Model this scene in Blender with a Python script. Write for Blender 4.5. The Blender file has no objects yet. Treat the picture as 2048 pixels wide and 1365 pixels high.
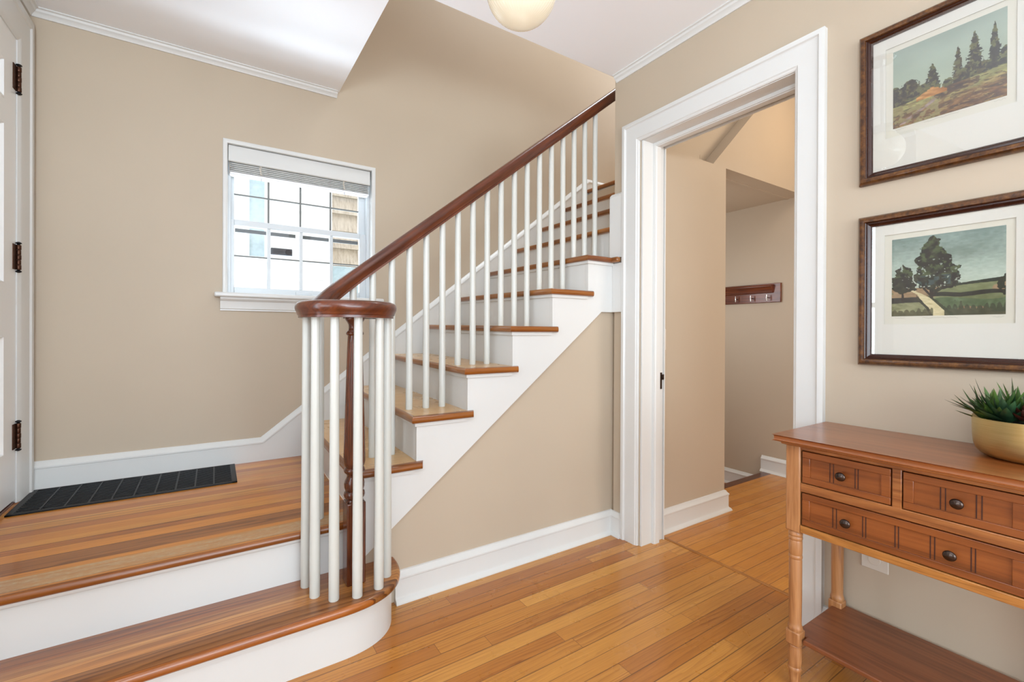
import bpy, bmesh, math, random
import numpy as np
from mathutils import Vector, Matrix
random.seed(7); np.random.seed(7)
PI = math.pi
S = bpy.context.scene
COL = S.collection

# ------------------------------------------------------------------ camera
F_PX, CY, YAW, PITCH, ROLL, CAMZ = 912.33, 666.45, 0.993563, -0.0024576, -0.0044267, 1.08
cam_d = bpy.data.cameras.new('camera'); cam = bpy.data.objects.new('camera', cam_d); COL.objects.link(cam)
S.camera = cam
cam_d.sensor_fit = 'HORIZONTAL'; cam_d.sensor_width = 36.0
cam_d.lens = F_PX / 2048 * 36.0
cam_d.shift_y = -(682.5 - CY) / 2048.0
cam_d.clip_start = 0.02
_F = Vector((math.cos(PITCH)*math.cos(YAW), math.cos(PITCH)*math.sin(YAW), math.sin(PITCH)))
_R = Vector((math.sin(YAW), -math.cos(YAW), 0)); _D = _F.cross(_R)
_c, _s = math.cos(ROLL), math.sin(ROLL)
R2 = _c*_R + _s*_D; D2 = _c*_D - _s*_R
cam.matrix_world = Matrix(((R2.x, -D2.x, -_F.x, 0), (R2.y, -D2.y, -_F.y, 0), (R2.z, -D2.z, -_F.z, CAMZ), (0, 0, 0, 1)))

# ------------------------------------------------------------------ view, world, lights
S.view_settings.view_transform = 'Standard'; S.view_settings.look = 'None'
S.view_settings.gamma = 1.0; S.view_settings.use_curve_mapping = False
S.view_settings.exposure = 0.12
w = bpy.data.worlds.new('world'); S.world = w; w.use_nodes = True
bg = w.node_tree.nodes['Background']
bg.inputs[0].default_value = (0.86, 0.93, 1.0, 1); bg.inputs[1].default_value = 2.8

def area(name, loc, target, sx, sy, power, col):
    d = bpy.data.lights.new(name, 'AREA'); d.shape = 'RECTANGLE'; d.size = sx; d.size_y = sy
    d.energy = power; d.color = col
    o = bpy.data.objects.new(name, d); COL.objects.link(o); o.location = loc
    o.rotation_euler = (Vector(target) - Vector(loc)).to_track_quat('-Z', 'Y').to_euler()
    return o
# daylight through the big windows of the room to the left
area('daylight_left', (-2.86, -0.35, 1.20), (0.5, 0.2, 1.0), 2.2, 1.9, 28, (0.78, 0.90, 1.0))
# added fill for the stair risers, through an invented window beside the front door
area('left_riser_fill', (-0.735, 1.485, 1.30), (1.6, 2.0, 1.20), 0.21, 1.28, 15, (0.72, 0.86, 1.0))
area('rear_fill', (0.3, -2.36, 1.15), (0.4, 1.0, 0.95), 2.4, 1.8, 78, (0.76, 0.89, 1.0))  # added fill from behind the camera for the front-facing surfaces
# added upward fill brightening the ceiling, bounced from behind the camera like a flash
area('ceiling_fill', (-0.35, -0.6, 1.75), (0.05, 0.35, 3.4), 0.5, 0.5, 42, (0.70, 0.85, 1.0))
# sunlight thrown up by the ground outside the stair window
area('ground_glow', (0.42, 3.30, 0.80), (0.30, 2.35, 2.45), 1.2, 0.5, 84, (0.72, 0.86, 1.0))
# overhead stairwell fill, added; upstairs window at the head of the stairs, side door window by the cellar steps
area('stairwell_fill', (2.0, 1.95, 4.6), (1.7, 2.6, 2.6), 1.8, 0.3, 44, (0.86, 0.93, 1.0))
area('daylight_landing', (3.45, 2.27, 3.45), (1.2, 2.6, 2.7), 0.8, 1.1, 9, (0.90, 0.94, 1.0))
# added fill brightening the passage walls from its near end
area('passage_fill', (2.8, -0.9, 1.5), (2.9, 1.2, 1.3), 1.2, 1.4, 28, (1.0, 0.93, 0.84))
area('daylight_side_door', (2.53, 2.27, 1.30), (3.6, 2.10, 1.25), 0.6, 0.8, 7, (0.90, 0.95, 1.0))

# ------------------------------------------------------------------ materials
def _mat(name):
    m = bpy.data.materials.new(name); m.use_nodes = True
    return m, m.node_tree, m.node_tree.nodes['Principled BSDF']
def lin(c):
    return tuple((x/12.92 if x <= 0.04045 else ((x+0.055)/1.055)**2.4) for x in [v/255.0 for v in c])
def N(t, kind, **kw):
    n = t.nodes.new(kind)
    for k, v in kw.items(): setattr(n, k, v)
    return n
def math_(t, op, a, b=None, c=None):
    n = N(t, 'ShaderNodeMath', operation=op)
    for i, v in enumerate((a, b, c)):
        if v is None: continue
        if isinstance(v, (int, float)): n.inputs[i].default_value = v
        else: t.links.new(v, n.inputs[i])
    return n.outputs[0]
def coords(t): return N(t, 'ShaderNodeTexCoord').outputs['Object']
def mapping(t, vec, sc, loc=(0, 0, 0), rot=(0, 0, 0)):
    n = N(t, 'ShaderNodeMapping'); t.links.new(vec, n.inputs[0]); n.inputs['Scale'].default_value = sc
    n.inputs['Location'].default_value = loc; n.inputs['Rotation'].default_value = rot
    return n.outputs[0]
def noise(t, vec, scale, detail=3, rough=0.5, dist=0.0):
    n = N(t, 'ShaderNodeTexNoise'); t.links.new(vec, n.inputs['Vector']); n.inputs['Scale'].default_value = scale
    n.inputs['Detail'].default_value = detail; n.inputs['Roughness'].default_value = rough
    n.inputs['Distortion'].default_value = dist
    return n.outputs['Fac']
def ramp(t, fac, stops, interp='LINEAR'):
    n = N(t, 'ShaderNodeValToRGB'); n.color_ramp.interpolation = interp; t.links.new(fac, n.inputs[0])
    e = n.color_ramp.elements
    while len(e) < len(stops): e.new(0.5)
    for i, (p, c) in enumerate(stops):
        e[i].position = p; e[i].color = (*c, 1) if len(c) == 3 else c
    return n.outputs[0]
def mix(t, fac, a, b, mode='MIX'):
    n = N(t, 'ShaderNodeMix', data_type='RGBA', blend_type=mode)
    for i, v in ((0, fac), (6, a), (7, b)):
        if isinstance(v, (int, float)): n.inputs[i].default_value = v
        elif isinstance(v, tuple): n.inputs[i].default_value = (*v, 1)
        else: t.links.new(v, n.inputs[i])
    return n.outputs[2]
def bump(t, bsdf, h, strength, dist=0.002):
    n = N(t, 'ShaderNodeBump'); n.inputs['Strength'].default_value = strength; n.inputs['Distance'].default_value = dist
    t.links.new(h, n.inputs['Height']); t.links.new(n.outputs[0], bsdf.inputs['Normal'])
def paint(name, col, rough=0.5, b=0.12, bs=140, var=0.03, spec=0.4):
    m, t, p = _mat(name); c = lin(col); v = coords(t)
    f = noise(t, v, 2.3, 2)
    cc = ramp(t, f, [(0.3, tuple(x*(1-var) for x in c)), (0.7, tuple(min(1, x*(1+var)) for x in c))])
    t.links.new(cc, p.inputs['Base Color']); p.inputs['Roughness'].default_value = rough
    p.inputs['Specular IOR Level'].default_value = spec
    if b: bump(t, p, noise(t, v, bs, 3), b, 0.0006)
    return m
def plain(name, col, rough=0.4, metal=0.0, **kw):
    m, t, p = _mat(name); v = coords(t); c = lin(col)
    cc = ramp(t, noise(t, v, 35, 2), [(0.3, tuple(x*0.93 for x in c)), (0.7, tuple(min(1, x*1.05) for x in c))])
    t.links.new(cc, p.inputs['Base Color']); p.inputs['Roughness'].default_value = rough; p.inputs['Metallic'].default_value = metal
    for k, x in kw.items(): p.inputs[k.replace('_', ' ')].default_value = x
    return m
def wood(name, dark, mid, light, axis=0, gs=1.0, rough=0.35, var=0.0, fine=0.5, figure=1.0, seed=0.0, coat=0.0, tilt=0.0):
    """grain runs along the given axis"""
    m, t, p = _mat(name); v = coords(t)
    if tilt: v = mapping(t, v, (1, 1, 1), rot=(0, tilt, 0))
    sc = [18*gs]*3; sc[axis] = 1.1*gs
    mv = mapping(t, v, tuple(sc), (seed, seed*0.7, seed*1.3))
    big = noise(t, mv, 1.0, 4, 0.55, 1.2*figure)
    sc2 = [160*gs]*3; sc2[axis] = 4*gs
    fn = noise(t, mapping(t, v, tuple(sc2)), 1.0, 3, 0.6, 0.3)
    rings = math_(t, 'FRACT', math_(t, 'MULTIPLY', big, 7.0*figure))
    tri = math_(t, 'ABSOLUTE', math_(t, 'SUBTRACT', rings, 0.5))
    f = math_(t, 'ADD', math_(t, 'MULTIPLY', tri, 1.1), math_(t, 'MULTIPLY', fn, fine))
    c = ramp(t, f, [(0.12, lin(dark)), (0.45, lin(mid)), (0.85, lin(light))])
    cl = noise(t, mapping(t, v, (3*gs,)*3), 1.0, 2)
    c = mix(t, 0.35, c, ramp(t, cl, [(0.3, lin(dark)), (0.7, lin(light))]))
    t.links.new(c, p.inputs['Base Color']); p.inputs['Roughness'].default_value = rough
    p.inputs['Coat Weight'].default_value = coat; p.inputs['Coat Roughness'].default_value = 0.15
    bump(t, p, fn, 0.15, 0.0006)
    return m
def vein(t, vec, k=42.0, amp=5.0, fx=1.3, fy=13.0):
    """repeating dark growth-ring lines, long along X, with cathedral-like loops"""
    sp = N(t, 'ShaderNodeSeparateXYZ'); t.links.new(vec, sp.inputs[0])
    nn = noise(t, mapping(t, vec, (fx, fy, fy)), 1.0, 3, 0.45)
    f2 = noise(t, mapping(t, vec, (6, 60, 60)), 1.0, 2, 0.5)
    ph = math_(t, 'ADD', math_(t, 'ADD', math_(t, 'MULTIPLY', sp.outputs['Y'], k), math_(t, 'MULTIPLY', nn, amp)), math_(t, 'MULTIPLY', f2, 0.7))
    return math_(t, 'FRACT', math_(t, 'ADD', ph, 50.0))
def striped(name, y0, y1, stops, rough=0.3, coat=0.3, amp=0.8, wear=None):
    """solid boards running along X whose colours follow their place across the width"""
    m, t, p = _mat(name); v = coords(t)
    sep = N(t, 'ShaderNodeSeparateXYZ'); t.links.new(v, sep.inputs[0])
    f = math_(t, 'DIVIDE', math_(t, 'SUBTRACT', sep.outputs['Y'], y0), y1-y0)
    st = [(min(0.999, max(0.0, (a-y0)/(y1-y0))), lin(c)) for a, c, g in stops]
    base = ramp(t, f, st, 'CONSTANT')
    ga = ramp(t, f, [(q[0], (g,)*3) for q, (a, c, g) in zip(st, stops)], 'CONSTANT')
    w1 = vein(t, v); patch = ramp(t, noise(t, mapping(t, v, (1.3, 9, 9)), 1.0, 3), [(0.38, (0.15,)*3), (0.62, (1,)*3)])
    dk = ramp(t, w1, [(0.0, (1.05, 1.05, 1.05)), (0.4, (0.92, 0.9, 0.86)), (0.70, (0.62, 0.50, 0.40)), (0.90, (0.30, 0.19, 0.12)), (1.0, (0.9, 0.9, 0.9))])
    fac = mix(t, 1.0, mix(t, 1.0, patch, ga, 'MULTIPLY'), (amp,)*3, 'MULTIPLY')
    c = mix(t, fac, base, mix(t, 1.0, base, dk, 'MULTIPLY'))
    fn = noise(t, mapping(t, v, (9, 330, 330)), 1.0, 3, 0.6)
    c = mix(t, 1.0, c, ramp(t, fn, [(0.3, (0.78, 0.74, 0.68)), (0.6, (1.06, 1.05, 1.03))]), 'MULTIPLY')
    c = mix(t, 1.0, c, ramp(t, noise(t, mapping(t, v, (1.5, 14, 14)), 1.0, 2), [(0.3, (0.86, 0.82, 0.78)), (0.7, (1.1, 1.1, 1.1))]), 'MULTIPLY')
    sst = [(0.0, (1, 1, 1))]
    for q, c_ in st[1:14]: sst += [(q-0.0012/(y1-y0), (0.42, 0.34, 0.28)), (q+0.0003, (1, 1, 1))]
    c = mix(t, 1.0, c, ramp(t, f, sst, 'CONSTANT'), 'MULTIPLY')
    if wear:
        a, b, col = wear
        inside = math_(t, 'MULTIPLY', math_(t, 'GREATER_THAN', sep.outputs['Y'], a), math_(t, 'LESS_THAN', sep.outputs['Y'], b))
        bl = ramp(t, noise(t, mapping(t, v, (3.5, 30, 30)), 1.0, 5, 0.7), [(0.36, (0.1,)*3), (0.56, (0.85,)*3)])
        sc = ramp(t, noise(t, mapping(t, v, (60, 160, 160)), 1.0, 4, 0.8), [(0.45, (0.45,)*3), (0.62, (1.0,)*3)])
        c = mix(t, mix(t, 1.0, mix(t, 1.0, bl, sc, 'MULTIPLY'), inside, 'MULTIPLY'), c, lin(col))
    t.links.new(c, p.inputs['Base Color']); p.inputs['Roughness'].default_value = rough
    p.inputs['Coat Weight'].default_value = coat; p.inputs['Coat Roughness'].default_value = 0.12
    bump(t, p, fn, 0.25, 0.0006)
    return m
def planks(name, width, length, cols, rough=0.3, y0=0.0, seam=0.035, seamcol=(70, 35, 12), grain=0.5, coat=0.25, wear=None):
    """strip flooring with boards running along X"""
    m, t, p = _mat(name); v = coords(t)
    sep = N(t, 'ShaderNodeSeparateXYZ'); t.links.new(v, sep.inputs[0])
    yy = math_(t, 'DIVIDE', math_(t, 'ADD', sep.outputs['Y'], y0 + 50*width), width)
    row = math_(t, 'FLOOR', yy); fy = math_(t, 'FRACT', yy)
    wn = N(t, 'ShaderNodeTexWhiteNoise', noise_dimensions='1D'); t.links.new(row, wn.inputs['W'])
    xx = math_(t, 'DIVIDE', math_(t, 'ADD', sep.outputs['X'], math_(t, 'MULTIPLY', wn.outputs['Value'], length*9)), length)
    xx = math_(t, 'ADD', xx, 20.0)
    cellx = math_(t, 'FLOOR', xx); fx = math_(t, 'FRACT', xx)
    cid = N(t, 'ShaderNodeCombineXYZ'); t.links.new(row, cid.inputs[0]); t.links.new(cellx, cid.inputs[1])
    wn2 = N(t, 'ShaderNodeTexWhiteNoise', noise_dimensions='3D'); t.links.new(cid.outputs[0], wn2.inputs['Vector'])
    n = len(cols)
    base = ramp(t, wn2.outputs['Value'], [(i/(n-1), lin(c)) for i, c in enumerate(cols)])
    off = N(t, 'ShaderNodeVectorMath', operation='SCALE'); t.links.new(wn2.outputs['Color'], off.inputs[0]); off.inputs['Scale'].default_value = 40
    add = N(t, 'ShaderNodeVectorMath', operation='ADD'); t.links.new(v, add.inputs[0]); t.links.new(off.outputs[0], add.inputs[1])
    w1 = vein(t, add.outputs[0], 60.0, 4.5, 1.6, 16.0)
    pt = ramp(t, noise(t, mapping(t, add.outputs[0], (1.3, 9, 9)), 1.0, 3), [(0.42, (0.1,)*3), (0.62, (1,)*3)])
    g2 = noise(t, mapping(t, add.outputs[0], (7, 300, 300)), 1.0, 3, 0.6)
    dk = ramp(t, w1, [(0.0, (1, 1, 1)), (0.5, (0.94, 0.92, 0.9)), (0.80, (0.74, 0.62, 0.5)), (0.94, (0.46, 0.32, 0.22)), (1.0, (0.95, 0.95, 0.95))])
    c = mix(t, mix(t, 1.0, pt, (grain,)*3, 'MULTIPLY'), base, mix(t, 1.0, base, dk, 'MULTIPLY'))
    c = mix(t, 1.0, c, ramp(t, g2, [(0.3, (0.86, 0.82, 0.78)), (0.62, (1.05, 1.04, 1.02))]), 'MULTIPLY')
    ey = math_(t, 'MINIMUM', fy, math_(t, 'SUBTRACT', 1.0, fy))
    ex = math_(t, 'MULTIPLY', math_(t, 'MINIMUM', fx, math_(t, 'SUBTRACT', 1.0, fx)), length/width)
    wv = N(t, 'ShaderNodeTexWhiteNoise', noise_dimensions='1D'); t.links.new(math_(t, 'ADD', row, 0.5), wv.inputs['W'])
    sw = math_(t, 'MULTIPLY', math_(t, 'ADD', wv.outputs['Value'], 0.35), seam)
    e = math_(t, 'MINIMUM', math_(t, 'DIVIDE', ey, sw), math_(t, 'DIVIDE', ex, seam*0.5))
    ef = math_(t, 'MINIMUM', e, 1.0)
    c = mix(t, math_(t, 'MULTIPLY', math_(t, 'SUBTRACT', 1.0, ef), 0.92), c, lin(seamcol))
    if wear:   # pale scuffed strip along the front edge of the landing
        y1, y2, col = wear
        inside = math_(t, 'MULTIPLY', math_(t, 'GREATER_THAN', sep.outputs['Y'], y1), math_(t, 'LESS_THAN', sep.outputs['Y'], y2))
        blotch = ramp(t, noise(t, mapping(t, v, (5, 40, 40)), 1.0, 5, 0.7), [(0.33, (0.12,)*3), (0.55, (1,)*3)])
        toX = ramp(t, math_(t, 'ADD', math_(t, 'MULTIPLY', sep.outputs['X'], 1.0), 0.75), [(0.05, (0.15,)*3), (0.8, (0.95,)*3)])
        fac = mix(t, 1.0, mix(t, 1.0, blotch, toX, 'MULTIPLY'), inside, 'MULTIPLY')
        c = mix(t, fac, c, lin(col))
    t.links.new(c, p.inputs['Base Color'])
    rr = ramp(t, noise(t, v, 9, 3), [(0.3, (rough*0.8,)*3), (0.7, (rough*1.3,)*3)])
    t.links.new(rr, p.inputs['Roughness'])
    p.inputs['Coat Weight'].default_value = coat; p.inputs['Coat Roughness'].default_value = 0.12
    h = math_(t, 'ADD', math_(t, 'MULTIPLY', ef, 1.0), math_(t, 'MULTIPLY', g2, 0.05))
    bump(t, p, h, 0.22, 0.001)
    return m

M = {}
M['wall'] = paint('beige_wall_paint', (187, 171, 150), 0.55, 0.15, 160, 0.02)
M['trim'] = paint('white_trim_paint', (214, 213, 209), 0.32, 0.0, 60, 0.010, 0.5)
M['ceil'] = paint('ceiling_paint', (243, 244, 246), 0.7, 0.08, 120, 0.01)
M['baluster'] = paint('baluster_paint', (200, 199, 191), 0.32, 0.0, 50, 0.012, 0.5)
M['sash'] = paint('sash_paint', (212, 216, 218), 0.35, 0.03, 60, 0.01)
M['floor'] = planks('hall_strip_floor', 0.0585, 1.25, [(164, 98, 34), (196, 135, 59), (182, 118, 45), (204, 146, 70), (172, 106, 36), (200, 139, 61)], 0.30, 0.0, 0.042, (70, 34, 12), 0.75, 0.3)
M['floor2'] = planks('passage_strip_floor', 0.0585, 2.4, [(190, 122, 42), (204, 138, 54), (196, 130, 48)], 0.33, 0.02, 0.042, (84, 42, 14), 0.5, 0.25)
_LC = {'p': (182, 122, 58), 'r': (172, 102, 42), 'd': (148, 92, 44), 'o': (194, 124, 48), 'l': (200, 136, 58), 't': (204, 148, 78)}
_rows = [(0.0, 'o', .3), (0.016, 'p', .2), (0.104, 'o', .2), (0.128, 'd', 1.0), (0.222, 'o', .35), (0.290, 'r', 1.0), (0.330, 'l', .2), (0.372, 'o', .3), (0.430, 'l', .15), (0.436, 'r', .15), (0.492, 'l', .5), (0.548, 't', .5),
         (0.565, 'r', .15), (0.618, 'o', .3), (0.680, 'l', .4), (0.735, 'o', .3), (0.785, 'l', .6), (0.84, 'r', .3), (0.89, 'l', .5), (0.94, 'o', .3), (0.98, 'r', .5)]
M['landing'] = striped('landing_strip_floor', 0.0, 1.03, [(a, _LC[c], g) for a, c, g in _rows], 0.30, 0.3, 0.95, (0.016, 0.098, (180, 160, 128)))
M['step'] = striped('bottom_step_oak', -0.245, 0.05, [(-0.245, (156, 88, 30), .3), (-0.222, (146, 96, 52), 1.0), (-0.150, (190, 128, 66), .7), (-0.098, (198, 142, 80), .3), (-0.082, (166, 108, 56), .8), (-0.040, (150, 84, 24), 1.0)], 0.28, 0.35, 1.0)
M['tread'] = planks('stair_tread_oak', 0.30, 9.0, [(208, 166, 112), (218, 178, 124)], 0.30, 0.0, 0.0005, (120, 70, 30), 0.45, 0.3)  # oak base lightened to carry the pale window reflection on the tops
M['nosing'] = wood('tread_nosing_oak', (92, 44, 8), (130, 70, 18), (156, 92, 32), 0, 1.0, 0.28, figure=0.5, coat=0.35)
M['nosing_y'] = wood('tread_front_oak', (96, 50, 14), (134, 78, 26), (162, 102, 42), 1, 1.0, 0.28, figure=0.5, coat=0.35)
M['rail'] = wood('mahogany_handrail', (46, 17, 8), (82, 35, 15), (110, 53, 25), 0, 1.6, 0.28, figure=0.5, coat=0.3, tilt=0.67)
M['newel'] = wood('mahogany_newel', (46, 18, 9), (84, 38, 17), (120, 60, 28), 2, 1.6, 0.25, figure=0.9, coat=0.4)
M['table'] = wood('honey_table_wood', (94, 46, 18), (146, 86, 42), (176, 114, 62), 1, 1.3, 0.34, figure=0.7, coat=0.2)
M['table_top'] = wood('honey_table_top', (104, 52, 22), (140, 76, 36), (160, 94, 48), 1, 0.8, 0.28, figure=0.5, coat=0.35)
M['table_leg'] = wood('honey_leg_wood', (116, 66, 32), (164, 108, 62), (186, 132, 84), 2, 1.5, 0.38, figure=0.8, coat=0.15)
M['drawer'] = wood('drawer_front_wood', (80, 36, 12), (124, 64, 25), (150, 84, 38), 1, 1.2, 0.33, figure=0.5, coat=0.2)
M['shelf'] = wood('lower_shelf_wood', (82, 38, 18), (118, 64, 34), (138, 80, 46), 1, 1.0, 0.32, figure=0.6, coat=0.2)
M['groove'] = plain('dark_groove', (60, 26, 10), 0.7)
M['bronze'] = plain('dark_bronze', (74, 62, 56), 0.24, 0.9)
M['hinge'] = plain('oiled_bronze_hinge', (76, 48, 34), 0.38, 0.8)
M['black'] = plain('black_iron', (20, 20, 24), 0.45, 0.4)
M['blackpl'] = plain('black_plastic', (34, 38, 46), 0.35)
M['void'] = plain('dark_void', (10, 10, 11), 0.9)
M['chrome'] = plain('brushed_chrome', (210, 208, 204), 0.2, 1.0)
M['plate'] = paint('plastic_cover_plate', (208, 199, 186), 0.35, 0, 1, 0.01)
M['rackwood'] = wood('coat_rack_wood', (54, 22, 10), (96, 44, 22), (124, 62, 30), 1, 1.2, 0.3, figure=0.7, coat=0.3)
M['muntin'] = plain('backlit_grey_muntin', (112, 112, 108), 0.5)  # grey puts the backlit shade of the window bars into their colour
M['strip'] = plain('dark_grey_strip', (58, 66, 68), 0.6)
M['threshold'] = wood('threshold_oak', (120, 70, 26), (164, 106, 48), (184, 124, 62), 1, 1.2, 0.35)
M['frame'] = None
def frame_mat():
    m, t, p = _mat('walnut_gilt_frame'); v = coords(t)
    f = noise(t, mapping(t, v, (60, 60, 60)), 1.0, 4, 0.7)
    c = ramp(t, f, [(0.35, lin((58, 32, 12))), (0.55, lin((96, 58, 24))), (0.75, lin((132, 88, 40)))])
    t.links.new(c, p.inputs['Base Color']); p.inputs['Roughness'].default_value = 0.32; p.inputs['Metallic'].default_value = 0.25
    p.inputs['Coat Weight'].default_value = 0.3
    return m
M['frame'] = frame_mat()
M['frame_in'] = plain('dark_inner_frame', (50, 22, 12), 0.25)
M['mat'] = paint('white_mat_board', (208, 202, 196), 0.75, 0.06, 200, 0.008, 0.2)
M['paper'] = paint('cream_print_paper', (205, 198, 187), 0.75, 0.05, 200, 0.008, 0.2)
M['ink'] = plain('pencil_grey', (132, 124, 114), 0.9)
M['gold'] = None
def gold_mat():
    m, t, p = _mat('brushed_gold'); v = coords(t)
    f = noise(t, mapping(t, v, (12, 12, 900)), 1.0, 3, 0.6)
    c = ramp(t, f, [(0.3, lin((196, 176, 118))), (0.7, lin((212, 194, 138)))])
    t.links.new(c, p.inputs['Base Color']); p.inputs['Metallic'].default_value = 0.95; p.inputs['Roughness'].default_value = 0.33
    bump(t, p, f, 0.12, 0.0004)
    return m
M['gold'] = gold_mat()
def glass_mat(name, rough=0.0, tint=(1, 1, 1), fac=1.0):
    m, t, p = _mat(name)
    t.nodes.remove(p); out = t.nodes['Material Output']
    g = N(t, 'ShaderNodeBsdfGlossy'); g.inputs['Roughness'].default_value = rough; g.inputs['Color'].default_value = (1, 1, 1, 1)
    tr = N(t, 'ShaderNodeBsdfTransparent'); tr.inputs['Color'].default_value = (*tint, 1)
    lw = N(t, 'ShaderNodeLayerWeight'); lw.inputs['Blend'].default_value = 0.5
    fr_ = math_(t, 'ADD', math_(t, 'MULTIPLY', math_(t, 'POWER', lw.outputs['Facing'], 5.0), 0.96), 0.04)
    ms = N(t, 'ShaderNodeMixShader'); t.links.new(math_(t, 'MULTIPLY', fr_, fac), ms.inputs[0])
    t.links.new(tr.outputs[0], ms.inputs[1]); t.links.new(g.outputs[0], ms.inputs[2]); t.links.new(ms.outputs[0], out.inputs[0])
    return m
M['glass'] = glass_mat('window_glass')
M['picglass_strong'] = glass_mat('picture_glass_plain', 0.0, (0.99, 1.0, 0.99), 1.5)
M['picglass'] = glass_mat('picture_glass', 0.0, (0.99, 1.0, 0.99), 0.6)
def globe_mat():
    m, t, p = _mat('ribbed_opal_glass')
    p.inputs['Base Color'].default_value = (*lin((226, 216, 192)), 1); p.inputs['Roughness'].default_value = 0.12
    p.inputs['Transmission Weight'].default_value = 0.35; p.inputs['IOR'].default_value = 1.45
    p.inputs['Emission Color'].default_value = (1.0, 0.93, 0.8, 1); p.inputs['Emission Strength'].default_value = 0.15
    p.inputs['Coat Weight'].default_value = 0.6; p.inputs['Coat Roughness'].default_value = 0.05
    return m
M['globe'] = globe_mat()
def leaf_mat(name, a, b, tip):
    m, t, p = _mat(name); v = coords(t)
    c = ramp(t, noise(t, v, 26, 3), [(0.3, lin(a)), (0.65, lin(b)), (0.85, lin(tip))])
    t.links.new(c, p.inputs['Base Color']); p.inputs['Roughness'].default_value = 0.42
    return m
M['leaf'] = leaf_mat('green_leaf', (36, 60, 28), (82, 112, 48), (150, 162, 74))
M['leaf_dark'] = leaf_mat('blue_green_leaf', (20, 44, 26), (40, 76, 44), (76, 108, 62))
M['leaf_red'] = leaf_mat('burgundy_leaf', (42, 16, 14), (84, 40, 26), (138, 120, 62))
M['soil'] = plain('dark_soil', (44, 32, 24), 0.95)
def siding_mat():
    m, t, p = _mat('white_lap_siding'); v = coords(t)
    c = ramp(t, noise(t, v, 1.5, 2), [(0.3, (0.85, 0.86, 0.87)), (0.7, (0.9, 0.9, 0.9))])
    t.links.new(c, p.inputs['Base Color']); p.inputs['Roughness'].default_value = 0.6
    return m
M['siding'] = siding_mat()
M['pane_blue'] = plain('pale_blue_pane', (176, 196, 206), 0.15)
def shake_mat():
    m, t, p = _mat('weathered_cedar'); v = coords(t)
    f = noise(t, mapping(t, v, (40, 40, 2.5)), 1.0, 4, 0.7)
    c = ramp(t, f, [(0.3, lin((156, 142, 126))), (0.5, lin((184, 172, 156))), (0.75, lin((200, 190, 176)))])
    t.links.new(c, p.inputs['Base Color']); p.inputs['Roughness'].default_value = 0.8
    return m
M['shake'] = shake_mat()
M['door'] = paint('white_door_paint', (234, 234, 232), 0.32, 0.05, 60, 0.012, 0.5)
M['grass'] = paint('lawn_green', (110, 126, 84), 0.9, 0, 1, 0.1)

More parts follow.
